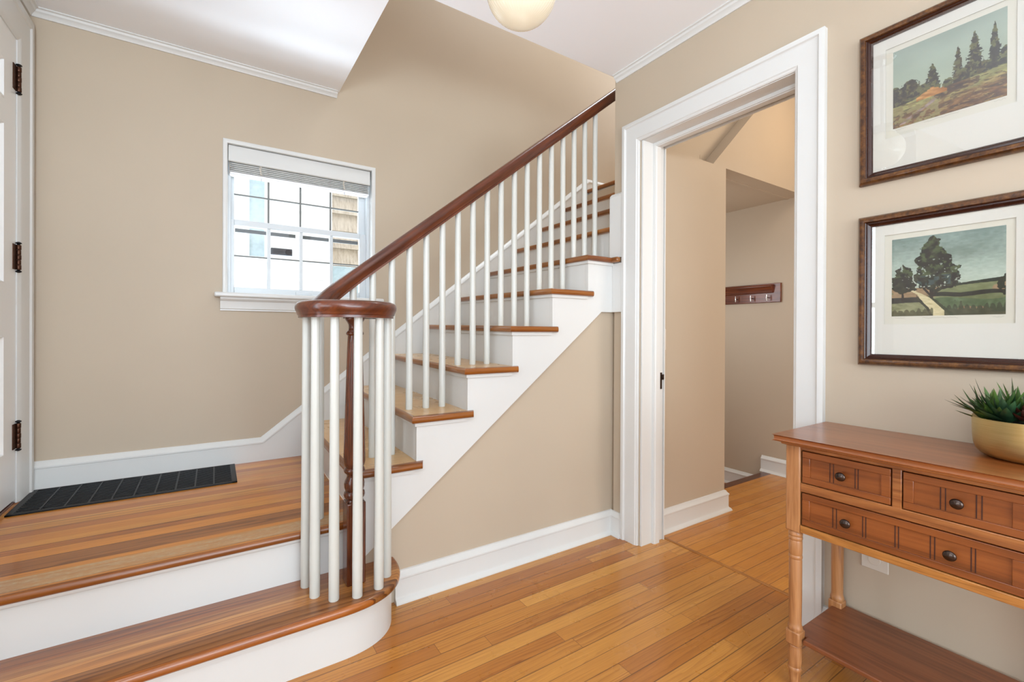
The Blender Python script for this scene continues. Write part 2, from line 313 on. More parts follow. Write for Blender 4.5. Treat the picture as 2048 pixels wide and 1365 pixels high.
# ------------------------------------------------------------------ mesh helpers
class MB:
    def __init__(s): s.v = []; s.f = []
    def add(s, vs, fs):
        o = len(s.v); s.v += [tuple(v) for v in vs]; s.f += [tuple(i+o for i in f) for f in fs]
        return s
    def box(s, x0, x1, y0, y1, z0, z1):
        x0, x1 = min(x0, x1), max(x0, x1); y0, y1 = min(y0, y1), max(y0, y1); z0, z1 = min(z0, z1), max(z0, z1)
        vs = [(x, y, z) for z in (z0, z1) for y in (y0, y1) for x in (x0, x1)]
        return s.add(vs, [(0, 2, 3, 1), (4, 5, 7, 6), (0, 1, 5, 4), (2, 6, 7, 3), (0, 4, 6, 2), (1, 3, 7, 5)])
    def prism(s, poly, axis, a, b):
        """poly: 2-D points in the two other axes (in xyz order), extruded from a to b along axis"""
        def P(p, t):
            l = list(p); l.insert(axis, t); return tuple(l)
        n = len(poly)
        vs = [P(p, a) for p in poly] + [P(p, b) for p in poly]
        fs = [tuple(range(n))[::-1], tuple(range(n, 2*n))] + [(i, (i+1) % n, n+(i+1) % n, n+i) for i in range(n)]
        return s.add(vs, fs)
    def lathe(s, prof, c, seg=32, rib=None):
        n = len(prof); vs = []
        for i in range(seg):
            a = 2*PI*i/seg
            for r, z in prof:
                rr = r*(1 + (rib(a, z) if rib else 0))
                vs.append((c[0]+rr*math.cos(a), c[1]+rr*math.sin(a), c[2]+z))
        fs = []
        for i in range(seg):
            j = (i+1) % seg
            for k in range(n-1): fs.append((i*n+k, j*n+k, j*n+k+1, i*n+k+1))
        s.add(vs, fs)
        o = len(s.v) - seg*n
        if prof[0][0] > 1e-5: s.f.append(tuple(o+i*n for i in range(seg))[::-1])
        if prof[-1][0] > 1e-5: s.f.append(tuple(o+i*n+n-1 for i in range(seg)))
        return s
    def sweep(s, path, prof, n, closed=False, close_prof=True):
        """planar mitred sweep. profile (u, v): u sideways = n x tangent, v along n"""
        n = Vector(n).normalized(); P = [Vector(p) for p in path]; m = len(P); rings = []
        for i in range(m):
            t1 = (P[i]-P[i-1]).normalized() if (i > 0 or closed) else None
            t2 = (P[(i+1) % m]-P[i]).normalized() if (i < m-1 or closed) else None
            s1 = n.cross(t1) if t1 is not None else None; s2 = n.cross(t2) if t2 is not None else None
            if s1 is None: sd = s2
            elif s2 is None: sd = s1
            else: sd = (s1+s2)/(1+s1.dot(s2))
            rings.append([P[i]+sd*u+n*v for u, v in prof])
        k = len(prof); vs = [v for r in rings for v in r]; fs = []
        for i in range(m if closed else m-1):
            j = (i+1) % m
            for q in range(k if close_prof else k-1):
                r = (q+1) % k; fs.append((i*k+q, i*k+r, j*k+r, j*k+q))
        if not closed and close_prof: fs += [tuple(range(k))[::-1], tuple((m-1)*k+q for q in range(k))]
        return s.add(vs, fs)
    def tube(s, path, r, seg=10):
        P = [Vector(p) for p in path]; m = len(P); vs = []; up = Vector((0.123, 0.31, 0.94)).normalized()
        for i in range(m):
            t = (P[min(i+1, m-1)]-P[max(i-1, 0)]).normalized()
            a = t.cross(up).normalized(); b = t.cross(a)
            rr = r[i] if isinstance(r, (list, tuple)) else r
            for q in range(seg):
                th = 2*PI*q/seg; vs.append(P[i]+a*rr*math.cos(th)+b*rr*math.sin(th))
        fs = [(i*seg+q, i*seg+(q+1) % seg, (i+1)*seg+(q+1) % seg, (i+1)*seg+q) for i in range(m-1) for q in range(seg)]
        fs += [tuple(range(seg))[::-1], tuple((m-1)*seg+q for q in range(seg))]
        return s.add(vs, fs)
    def shear(s, y0=1.735, k=0.017):
        s.v = [(x, y, z+k*(y-y0)) for x, y, z in s.v]; return s
    def build(s, name, mat, parent=None, bevel=0.0, segs=2, smooth=False, ang=35, label=None, origin=None):
        off = Vector(parent['_o']) if parent is not None else (Vector(origin) if origin else Vector((0, 0, 0)))
        me = bpy.data.meshes.new(name); me.from_pydata([tuple(Vector(v)-off) for v in s.v], [], s.f)
        bm = bmesh.new(); bm.from_mesh(me); bmesh.ops.recalc_face_normals(bm, faces=bm.faces); bm.to_mesh(me); bm.free()
        me.materials.append(mat)
        o = bpy.data.objects.new(name, me); COL.objects.link(o)
        if parent is not None: o.parent = parent
        elif origin: o.location = origin
        if bevel:
            b = o.modifiers.new('bevel', 'BEVEL'); b.width = bevel; b.segments = segs; b.limit_method = 'ANGLE'; b.angle_limit = math.radians(30)
            b.harden_normals = False
        if smooth or bevel:
            for p in me.polygons: p.use_smooth = True
            try: me.set_sharp_from_angle(angle=math.radians(ang))
            except Exception: pass
        if label: o['label'] = label
        o['_o'] = tuple(off)
        return o
def thing(name, loc, label, cat, group=None):
    o = bpy.data.objects.new(name, None); COL.objects.link(o); o.location = loc; o.empty_display_size = 0.05
    o['_o'] = tuple(loc); o['label'] = label; o['category'] = cat
    if group: o['group'] = group
    return o
def tag(o, label, cat, group=None):
    o['label'] = label; o['category'] = cat
    if group: o['group'] = group
    return o
def struct(o, label=None):
    o['kind'] = 'structure'
    if label: o['label'] = label
    return o
def sempty(name, loc, label=None):
    o = bpy.data.objects.new(name, None); COL.objects.link(o); o.location = loc; o['_o'] = tuple(loc)
    o.empty_display_size = 0.05; return struct(o, label)

# ------------------------------------------------------------------ room constants
XD = 1.80            # wall with the doorway (faces -X)
YS = 1.775           # wall under the stairs
YB = 2.78            # back wall
XL = -0.67           # wall with the front door
H = 2.447            # ceiling
RISE, GO, ZL = 0.1845, 0.2315, 0.369
xn = lambda k: 0.655 + GO*(k-2)      # nosing line of tread k
zt = lambda k: ZL + RISE*k
TH = 0.028
sh = lambda y: 0.017*(y-1.735)

# ------------------------------------------------------------------ floors
struct(MB().box(-3.0, 1.972, -2.5, 1.80, -0.05, 0.0).build('floor', M['floor']), 'honey oak strip floor of the hall')
struct(MB().prism([(1.972, -1.0), (3.62, -1.0), (3.62, 1.85), (2.60, 1.85), (2.60, 1.62), (1.972, 1.62)], 2, -0.05, 0.0)
       .build('floor', M['floor2']), 'oak strip floor of the passage beyond the doorway')
struct(MB().box(2.45, 3.62, 1.90, 2.80, -0.22, -0.172).build('floor', M['floor2']), 'lower floor beyond the step in the passage')
struct(MB().box(1.972, 1.990, 0.90, 1.62, -0.02, 0.004).build('trim_1', M['threshold'], bevel=0.003), 'narrow wooden strip across the doorway floor')
struct(MB().box(2.60, 3.60, 1.835, 1.905, -0.035, 0.002).build('trim_2', M['rail'], bevel=0.008), 'dark step nosing at the end of the passage floor')
struct(MB().box(2.60, 3.60, 1.86, 1.89, -0.17, -0.03).build('trim_3', M['trim']))

# ------------------------------------------------------------------ walls
# back wall with window opening
WX0, WX1, WZ0, WZ1 = 0.050, 0.796, 1.255, 2.052
mb = MB()
for a in ((XL-0.12, WX0, -0.3, 5.0), (WX1, 3.75, -0.3, 5.0), (WX0, WX1, -0.3, WZ0), (WX0, WX1, WZ1, 5.0)):
    mb.box(a[0], a[1], YB, YB+0.16, a[2], a[3])
struct(mb.build('wall_back', M['wall']), 'beige back wall beside the stairs')
# wall under the stairs, with its slanting upper edge hidden by the stringer
struct(MB().prism([(0.45, 0.0), (XD+0.02, 0.0), (XD+0.02, 1.20), (1.72, 1.20), (0.60, 0.33), (0.45, 0.20)], 1, YS, YS+0.10)
       .build('wall_spandrel', M['wall']), 'beige triangular wall under the staircase')
# doorway wall
mb = MB()
DY0, DY1, DZ = 0.838, 1.576, 2.058
mb.box(XD, XD+0.16, DY1, 1.757, 0, H+0.25); mb.box(XD, XD+0.16, -2.5, DY0, 0, H+0.25); mb.box(XD, XD+0.16, DY0, DY1, DZ, H+0.25)
struct(mb.build('wall_right', M['wall']), 'beige wall with the cased doorway')
# stairwell right-hand wall / passage wall
mb = MB()
mb.box(XD+0.16, 2.604, 1.62, 1.757, 0, 2.083); mb.box(XD+0.01, 3.75, 1.64, 1.757, 2.70, 5.0)
mb.box(XD+0.16, 3.60, 1.735, 1.757, 2.083, 2.70)
struct(mb.build('wall_passage', M['wall']), 'beige wall in the passage beyond the doorway')
# bulkhead above the passage, with the slanting recess
mb = MB()
mb.add([(2.50, 1.64, 2.087), (3.60, 1.64, 2.087), (3.60, 1.64, 3.3), (3.80, 1.64, 3.3), (3.60, 1.64, 3.3)], [])
mb = MB().prism([(2.50, 2.087), (3.62, 2.087), (3.62, 3.30), (3.76, 3.30), (3.74, 3.30)], 1, 1.635, 1.68) if False else \
    MB().prism([(2.50, 2.087), (3.62, 2.087), (3.62, 3.45), (3.70, 3.45)], 1, 1.63, 1.66)
mb.v = []; mb.f = []
mb.prism([(2.487, 2.087), (3.60, 2.087), (3.60, 3.148)], 1, 1.63, 1.727)
struct(mb.build('wall_bulkhead', M['wall']), 'beige slant-edged bulkhead above the passage')
xe = 2.515
mb = MB().add([(xe, 1.86, 2.06), (xe, 1.86, 3.4), (3.75, 1.645, 3.4), (2.487, 1.645, 2.087)], [(0, 1, 2, 3)])
mb.add([(1.96, 1.86, 2.06), (xe, 1.86, 2.06), (xe, 1.86, 3.4), (1.96, 1.86, 3.4)], [(0, 1, 2, 3)]) if False else None
mb2 = MB().add([(1.96, 1.66, 2.06), (xe-0.02, 1.69, 2.06), (xe-0.02, 1.69, 3.4), (1.96, 1.66, 3.4)], [(0, 1, 2, 3)])
for m_ in (mb,):
    pass
# recess pieces (thick slabs)
mb = MB()
def quad_slab(mb, q, d):
    q = [Vector(p) for p in q]; n = Vector(d); mb.add(q + [p+n for p in q], [(0, 1, 2, 3), (7, 6, 5, 4), (0, 4, 5, 1), (1, 5, 6, 2), (2, 6, 7, 3), (3, 7, 4, 0)])
quad_slab(mb, [(1.96, 1.728, 2.086), (3.60, 1.728, 2.086), (3.60, 1.728, 3.3), (1.96, 1.728, 3.3)], (0, 0.006, 0))
struct(mb.build('wall_recess', M['wall']), 'beige recess beside the slanted bulkhead')
struct(MB().box(2.50, 3.60, 1.727, 2.78, 2.087, 2.18).build('ceiling_soffit', M['wall']), 'low beige soffit over the cellar steps')
struct(MB().box(3.60, 3.75, -1.1, 2.80, -0.3, 5.0).build('wall_far', M['wall']), 'beige far wall of the passage behind the coat rack')
struct(MB().box(1.90, 3.75, -1.15, -1.0, -0.3, 3.4).build('wall_passage_end', M['wall']))
struct(MB().box(1.90, 3.75, -1.1, 1.70, 3.30, 3.4).build('ceiling_passage', M['ceil']))
struct(MB().box(2.42, 2.50, 1.757, 2.78, -0.3, 1.98).build('wall_cellar', M['wall']))
# front door wall (left), with its door opening
LY0, LY1, LZ = 1.80, 2.615, 2.262
mb = MB()
mb.box(XL-0.12, XL, LY1, YB, 0.0, H+0.25); mb.box(XL-0.12, XL, 1.30, 1.37, 0.0, H+0.0); mb.box(XL-0.12, XL, 1.60, LY0, 0.0, H+0.0); mb.box(XL-0.12, XL, 1.37, 1.60, 0.0, 0.62); mb.box(XL-0.12, XL, 1.37, 1.60, 1.98, H); mb.box(XL-0.12, XL, LY0, LY1, LZ, H+0.25)
struct(mb.build('wall_left', M['wall']), 'wall with the white front door')
# the rest of the room behind the camera, with its big window and an added rear one
mb = MB()
mb.box(-3.12, XL-0.12, 1.30, 1.42, 0, H)
mb.box(-3.12, -3.0, -2.6, -1.5, 0, H); mb.box(-3.12, -3.0, 0.8, 1.42, 0, H); mb.box(-3.12, -3.0, -1.5, 0.8, 0, 0.65); mb.box(-3.12, -3.0, -1.5, 0.8, 2.25, H)
struct(mb.build('wall_west', M['wall']))
mb = MB()
mb.box(-3.12, -0.95, -2.62, -2.5, 0, H); mb.box(1.55, 1.96, -2.62, -2.5, 0, H); mb.box(-0.95, 1.55, -2.62, -2.5, 0, 0.65); mb.box(-0.95, 1.55, -2.62, -2.5, 2.25, H)
struct(mb.build('wall_front', M['wall']))
def plainwindow(name, horiz, fixed, a0, a1, z0, z1):
    root = sempty(name, (fixed if not horiz else (a0+a1)/2, fixed if horiz else (a0+a1)/2, z0))
    m = MB()
    bars = [(a0, a0+0.05, z0, z1), (a1-0.05, a1, z0, z1), (a0, a1, z0, z0+0.05), (a0, a1, z1-0.05, z1), ((a0+a1)/2-0.03, (a0+a1)/2+0.03, z0, z1), (a0, a1, (z0+z1)/2-0.02, (z0+z1)/2+0.02)]
    for p, q, r, s_ in bars:
        if horiz: m.box(p, q, fixed-0.03, fixed+0.03, r, s_)
        else: m.box(fixed-0.03, fixed+0.03, p, q, r, s_)
    m.build('window_frame', M['trim'], root)
plainwindow('window_2', False, -3.05, -1.5, 0.8, 0.65, 2.25)
plainwindow('window_3', True, -2.55, -0.95, 1.55, 0.65, 2.25)  # rear window added around the fill lamp

plainwindow('window_4', False, XL-0.04, 1.37, 1.60, 0.62, 1.98)  # unseen window added to house the riser fill lamp
# ------------------------------------------------------------------ ceiling
mb = MB().box(-3.12, XD+0.0, -2.62, 1.757, H, H+0.25)
struct(mb.build('ceiling', M['ceil'], bevel=0.002), 'white ceiling of the hall')
mb = MB().box(XL, 0.600, 1.757, YB, H, H+0.25); mb.v = [(x, y, z+0.017*(y-1.757)) for x, y, z in mb.v]
struct(mb.build('ceiling', M['ceil'], bevel=0.002), 'white ceiling over the landing, cut off by the stairwell')
mb = MB(); mb.box(0.50, 3.75, 1.6, YB+0.16, 4.9, 5.0)
struct(mb.build('ceiling_stairwell', M['ceil']))
mb = MB(); mb.box(0.48, 0.60, 1.757, YB, 2.70, 5.0); mb.box(0.48, 1.82, 1.64, 1.757, 2.70, 5.0)
struct(mb.build('wall_stairwell', M['wall']))

# ------------------------------------------------------------------ mouldings
BASE = [(0, 0), (0.034, 0), (0.034, 0.004), (0.028, 0.014), (0.020, 0.020), (0.018, 0.026), (0.018, 0.092), (0.021, 0.095), (0.021, 0.101),
        (0.015, 0.108), (0.010, 0.114), (0.007, 0.121), (0.0, 0.123)]   # (out, up)
def base_run(mb, p0, p1, out, prof=BASE, ends=(0, 0)):
    """moulding against a wall from p0 to p1 (xy), out = outward xy normal; ends: mitre extension factor"""
    p0 = Vector(p0); p1 = Vector(p1); t = (p1-p0).normalized(); o = Vector((*out, 0)); k = len(prof); vs = []
    for P, e, sg in ((p0, ends[0], -1), (p1, ends[1], 1)):
        for u, v in prof: vs.append(P + o*u + Vector((0, 0, v)) + t*sg*e*u)
    fs = [(q, (q+1) % k, k+(q+1) % k, k+q) for q in range(k)] + [tuple(range(k))[::-1], tuple(range(k, 2*k))]
    return mb.add(vs, fs)
mb = MB()
base_run(mb, (0.60, YS, 0), (XD, YS, 0), (0, -1), ends=(0, -1))
base_run(mb, (XD, YS, 0), (XD, 1.686, 0), (-1, 0), ends=(-1, 0))
struct(mb.build('baseboard_spandrel', M['trim'], smooth=True, ang=25), 'white baseboard along the wall under the stairs')
mb = MB()
base_run(mb, (XD+0.16, 1.62, 0), (2.604, 1.62, 0), (0, -1), ends=(0, 1))
base_run(mb, (2.604, 1.62, 0), (2.604, 1.757, 0), (1, 0), ends=(1, 0))
struct(mb.build('baseboard_passage', M['trim'], smooth=True, ang=25), 'white baseboard in the passage just beyond the doorway')
mb = MB()
base_run(mb, (3.60, -1.0, 0), (3.60, 1.925, 0), (-1, 0))
base_run(mb, (3.60, 1.925, -0.172), (3.60, 2.78, -0.172), (-1, 0))
struct(mb.build('baseboard_far', M['trim'], smooth=True, ang=25), 'white baseboard below the coat rack')
mb = MB(); base_run(mb, (XD, 0.745, 0), (XD, -2.5, 0), (-1, 0)); struct(mb.build('baseboard_right', M['trim'], smooth=True, ang=25), 'white baseboard behind the console table')
# back wall: level board on the landing, raking skirt beside the stairs, level again upstairs
zk = ZL + sh(2.76)
P0 = [(XL, zk+0.123), (0.206, zk+0.123), (2.530, 2.322), (3.60, 2.322)]
mb = MB()
CAP = [(0, -0.031), (0, 0.0), (0.006, 0.0), (0.010, -0.006), (0.015, -0.010), (0.019, -0.018), (0.022, -0.022), (0.022, -0.029), (0.018, -0.031)]
path = [Vector((x, YB, z)) for x, z in P0]
mb.sweep(path, [(v, u) for u, v in CAP], (0, -1, 0))
poly = [(XL, zk), (XL, P0[0][1]-0.03), (0.206, P0[1][1]-0.03), (2.530, 2.292), (3.60, 2.292), (3.60, 2.15), (2.60, 2.15), (0.55, zk-0.02)]
mb.prism(poly, 1, YB-0.018, YB)
struct(mb.build('baseboard_back', M['trim'], smooth=True, ang=25), 'white baseboard and raking stair skirt on the back wall')
# crown
CROWN = [(0, 0), (0.0, -0.034), (0.006, -0.034), (0.010, -0.026), (0.016, -0.020), (0.022, -0.016), (0.026, -0.008), (0.034, -0.005), (0.034, 0)]
mb = MB(); base_run(mb, (XD, 1.745, H), (XD, -2.5, H), (-1, 0), CROWN); struct(mb.build('trim_4', M['trim'], smooth=True, ang=25), 'white crown moulding over the doorway wall')
mb = MB(); hc = H + 0.017*(YB-1.757)
base_run(mb, (XL, YB, hc), (0.590, YB, hc), (0, -1), CROWN, (-1, 0)); base_run(mb, (XL, 1.30, hc-0.025), (XL, YB, hc), (1, 0), CROWN, (0, -1))
struct(mb.build('trim_5', M['trim'], smooth=True, ang=25), 'white crown moulding over the landing')

# ------------------------------------------------------------------ doorway casing
CAS = [(0, 0), (0, 0.022), (0.010, 0.024), (0.018, 0.024), (0.022, 0.018), (0.026, 0.016), (0.090, 0.016), (0.094, 0.012), (0.100, 0.010), (0.104, 0.006), (0.104, 0)]
# u measured inwards from the outer edge
def casing(mb, wallx, nx, y0, y1, z0, z1, prof):
    path = [(wallx, y1, z0), (wallx, y1, z1), (wallx, y0, z1), (wallx, y0, z0)]
    n = Vector((nx, 0, 0)); t = Vector((0, 0, 1)); sd = n.cross(t)     # side for the first leg
    want = Vector((0, -1, 0)) if y1 > y0 else Vector((0, 1, 0))
    sg = 1 if sd.dot(want) > 0 else -1
    mb.sweep(path, [(u*sg, v) for u, v in prof], n)
mb = MB()
casing(mb, XD, -1, 0.742, 1.687, 0, 2.152, CAS)
struct(mb.build('trim_6', M['trim'], smooth=True, ang=25), 'wide white casing around the doorway')
mb = MB(); casing(mb, XD+0.16, 1, 0.742, 1.66, 0, 2.14, CAS); struct(mb.build('trim_7', M['trim'], smooth=True, ang=25))
jr = sempty('door_2', (XD+0.08, 1.576, 0), 'cased white doorway opening to the passage')
mb = MB()
mb.box(XD+0.001, XD+0.159, DY1-0.012, DY1+0.0, 0, DZ); mb.box(XD+0.001, XD+0.159, DY0, DY0+0.012, 0, DZ); mb.box(XD+0.001, XD+0.159, DY0, DY1, DZ-0.012, DZ)
mb.build('jamb', M['trim'], jr, bevel=0.002)
mb = MB()
path = [(XD+0.075, DY1-0.012, 0.0), (XD+0.075, DY1-0.012, DZ-0.012), (XD+0.075, DY0+0.012, DZ-0.012), (XD+0.075, DY0+0.012, 0.0)]
STOP = [(0, 0), (0.014, 0.002), (0.014, 0.006), (0.018, 0.010), (0.018, 0.040), (0.014, 0.045), (0, 0.047)]
mb.sweep(path, [(u, v) for u, v in STOP], (1, 0, 0)) 
ds = mb.build('door_stop', M['trim'], jr, smooth=True, ang=25)
mb = MB(); mb.box(XD+0.128, XD+0.150, DY1-0.015, DY1-0.0115, 0.786, 0.872); mb.box(XD+0.148, XD+0.162, DY1-0.019, DY1-0.0115, 0.835, 0.862)
mb.build('strike_plate', M['bronze'], jr, bevel=0.001, label='dark bronze strike plate')
# light switch just inside the passage
t_ = thing('light_switch', (2.03, 1.62, 1.04), 'white switch plate edge-on just inside the doorway', 'light switch')
MB().box(1.985, 2.045, 1.612, 1.62, 0.985, 1.100).build('cover_plate', M['plate'], t_, bevel=0.003)
MB().box(2.010, 2.020, 1.603, 1.613, 1.030, 1.055).build('toggle', M['plate'], t_, bevel=0.002)
t_ = thing('wall_outlet', (1.80, 0.595, 0.36), 'cream wall outlet cover under the console table', 'outlet')
MB().box(1.794, 1.80, 0.558, 0.632, 0.311, 0.430).build('cover_plate', M['plate'], t_, bevel=0.003)
for zc in (0.345, 0.395): MB().prism([(0.595+0.017*math.cos(a*PI/8), zc+0.0165*math.sin(a*PI/8)) for a in range(16)], 0, 1.7915, 1.7955).build('socket', M['plate'], t_, bevel=0.001)

# ------------------------------------------------------------------ front door (closed, in the left wall)
mb = MB()
CASL = [(0, 0), (0, 0.020), (0.020, 0.024), (0.034, 0.022), (0.040, 0.016), (0.125, 0.014), (0.135, 0.010), (0.146, 0.006), (0.146, 0)]
casing(mb, XL, 1, LY0-0.145, 2.758, 0.386, 2.385, CASL)
struct(mb.build('trim_8', M['trim'], smooth=True, ang=25), 'wide white casing of the front door')
fd = sempty('door_1', (XL-0.03, 2.2, 0.40), 'white panelled front door with dark hinges')
def panel_door(root):
    x1 = XL+0.002; y0, y1, z0, z1 = LY0+0.004, LY1-0.006, 0.402, LZ-0.006
    st = 0.118; mid = (y0+y1)/2
    cols = [(y0+st, mid-0.05), (mid+0.05, y1-st)]; rows = [(0.60, 1.058), (1.255, 1.865), (1.955, 2.105)]
    m = MB(); m.box(XL-0.042, XL-0.014, y0, y1, z0, z1)
    ys = [y0, cols[0][0], cols[0][1], cols[1][0], cols[1][1], y1]
    for a, b in ((ys[0], ys[1]), (ys[2], ys[3]), (ys[4], ys[5])): m.box(XL-0.014, x1, a, b, z0, z1)
    zs = [z0, rows[0][0], rows[0][1], rows[1][0], rows[1][1], rows[2][0], rows[2][1], z1]
    for c0, c1 in cols:
        for i in range(0, 8, 2): m.box(XL-0.014, x1, c0, c1, zs[i], zs[i+1])
    m.build('door_leaf', M['door'], root)
    for c0, c1 in cols:
        for r0, r1 in rows:
            p = MB(); xb = XL-0.014
            p.sweep([(x1, c0, r0), (x1, c1, r0), (x1, c1, r1), (x1, c0, r1)], [(0, 0.001), (0.006, 0.001), (0.012, -0.008), (0.018, -0.0155), (0, -0.0155)], (1, 0, 0), closed=True)
            a = 0.026
            p.add([(xb-0.002, c0+a, r0+a), (xb-0.002, c1-a, r0+a), (xb-0.002, c1-a, r1-a), (xb-0.002, c0+a, r1-a),
                   (xb+0.009, c0+a+0.03, r0+a+0.03), (xb+0.009, c1-a-0.03, r0+a+0.03), (xb+0.009, c1-a-0.03, r1-a-0.03), (xb+0.009, c0+a+0.03, r1-a-0.03)],
                  [(0, 1, 5, 4), (1, 2, 6, 5), (2, 3, 7, 6), (3, 0, 4, 7), (4, 5, 6, 7)])
            p.build('door_panel', M['door'], root, smooth=True, ang=25)
    for zc in (2.082, 1.370, 0.655):
        hg = MB()
        hg.box(XL+0.001, XL+0.005, 2.575, 2.612, zc-0.050, zc+0.050)
        hb = hg.build('hinge', M['hinge'], root, bevel=0.001)
        kn = MB(); n = 5
        for i in range(n):
            r = 0.0082 if i % 2 == 0 else 0.0074
            kk = MB().lathe([(r*0.9, 0), (r, 0.0015), (r, 0.0175), (r*0.9, 0.019)], (XL+0.010, 2.612, zc-0.05+i*0.020), 14); kk.build('knuckle', M['hinge'], hb, smooth=True)
        kn.lathe([(0.003, 0), (0.0085, 0.003), (0.010, 0.006), (0.006, 0.009), (0.004, 0.011), (0.007, 0.013)], (XL+0.010, 2.612, zc-0.062), 14)
        kn.lathe([(0.007, 0), (0.004, 0.002), (0.006, 0.004), (0.010, 0.007), (0.0085, 0.010), (0.003, 0.013)], (XL+0.010, 2.612, zc+0.049), 14)
        kn.build('hinge_pin', M['black'], hb, smooth=True)
    # handle on the far stile
    hk = MB().lathe([(0.0, 0.0), (0.026, 0.001), (0.026, 0.006), (0.012, 0.010), (0.010, 0.03), (0.024, 0.040), (0.028, 0.052), (0.020, 0.064), (0, 0.066)], (0, 0, 0), 20)
    hk.v = [(XL+0.002+z, 1.87+y, 1.33+x) for x, y, z in hk.v]; hk.build('door_handle', M['bronze'], root, smooth=True)
panel_door(fd)
mb = MB(); mb.box(XL-0.12, XL+0.001, LY1-0.003, LY1+0.012, 0.386, LZ+0.012); mb.box(XL-0.12, XL+0.001, LY0-0.012, LY0+0.001, 0.386, LZ+0.012); mb.box(XL-0.12, XL+0.001, LY0, LY1, LZ-0.002, LZ+0.012)
mb.box(XL-0.12, XL-0.046, LY0, LY1, 0.386, LZ)
mb.build('jamb', M['trim'], fd)
MB().box(XL-0.12, XL-0.0, LY0, LY1, 0.36, 0.392).build('door_sill', M['rail'], fd, bevel=0.002)

# ------------------------------------------------------------------ staircase
st = thing('staircase', (0.45, 1.757, 0), 'white staircase with oak treads rising from the landing to the right', 'staircase')
# bottom step with its rounded end
def step_outline(inset, yback, x0):
    """rounded right end; inset shrinks from the nosing line"""
    pts = [(x0, yback)]
    front = 1.520 + inset
    pts.append((x0, front)); pts.append((0.30, front))
    cx, cy, rx, ry = 0.33, 1.775, 0.270-inset, 0.255-inset
    for i in range(1, 25):
        a = -PI/2 + i*(PI/2)/24
        e = 0.80
        c_, s_ = math.cos(a), math.sin(a)
        pts.append((cx + rx*abs(c_)**e, cy - ry*abs(s_)**e))
    pts.append((0.60-inset, yback))
    return pts
def slab_round(outline, z0, z1, r, n=4):
    m = MB(); rings = []
    cx = sum(p[0] for p in outline)/len(outline); 
    def off(d, z):
        out = []
        L = len(outline)
        for i in range(L):
            p0 = Vector((*outline[i-1], 0)); p = Vector((*outline[i], 0)); p1 = Vector((*outline[(i+1) % L], 0))
            t1 = (p-p0).normalized(); t2 = (p1-p).normalized(); nn = Vector((t1.y+t2.y, -(t1.x+t2.x), 0))
            if nn.length < 1e-6: nn = Vector((t1.y, -t1.x, 0))
            nn.normalize(); sc = 1/max(0.5, nn.dot(Vector((t1.y, -t1.x, 0))))
            q = p - nn*d*sc; out.append((q.x, q.y, z))
        return out
    zs = []
    for i in range(n+1):
        a = PI/2*i/n; zs.append((r*(1-math.sin(a)), z0 + r*(1-math.cos(a))))
    for i in range(n+1):
        a = PI/2*i/n; zs.append((r*(1-math.cos(a)), z1 - r*(1-math.sin(a))))
    for d, z in zs: rings.append(off(d, z))
    L = len(outline); vs = [p for rg in rings for p in rg]; fs = []
    for k in range(len(rings)-1):
        for i in range(L): fs.append((k*L+i, k*L+(i+1) % L, (k+1)*L+(i+1) % L, (k+1)*L+i))
    fs += [tuple(range(L))[::-1], tuple((len(rings)-1)*L+i for i in range(L))]
    return m.add(vs, fs)
slab_round(step_outline(0.0, 1.80, XL), RISE-0.030, RISE, 0.012).build('tread', M['step'], st, smooth=True, ang=50)
MB().prism(step_outline(0.030, 1.80, XL), 2, 0, RISE-0.029).build('riser', M['trim'], st, smooth=True, ang=50)
MB().prism(step_outline(0.020, 1.80, XL), 2, RISE-0.046, RISE-0.029).build('cove_moulding', M['trim'], st, smooth=True, ang=50)
# landing
lz = ZL
mb = MB().box(XL, 0.452, 1.762, 2.775, lz-0.028, lz).shear(); mb.build('landing', M['landing'], st)
MB().prism([(1.7625, lz-0.028), (1.754, lz-0.025), (1.749, lz-0.018), (1.748, lz-0.010), (1.751, lz-0.003), (1.757, lz), (1.7625, lz)], 0, XL, 0.452).shear().build('landing_nosing', M['nosing'], st, smooth=True, ang=60)  # dark oak tone carries the shade on the rounded front
MB().box(XL, 0.452, 1.785, 1.80, RISE, lz-0.027).build('riser', M['trim'], st)
MB().box(XL, 0.452, 1.773, 1.786, lz-0.045, lz-0.027).build('cove_moulding', M['trim'], st, bevel=0.005)
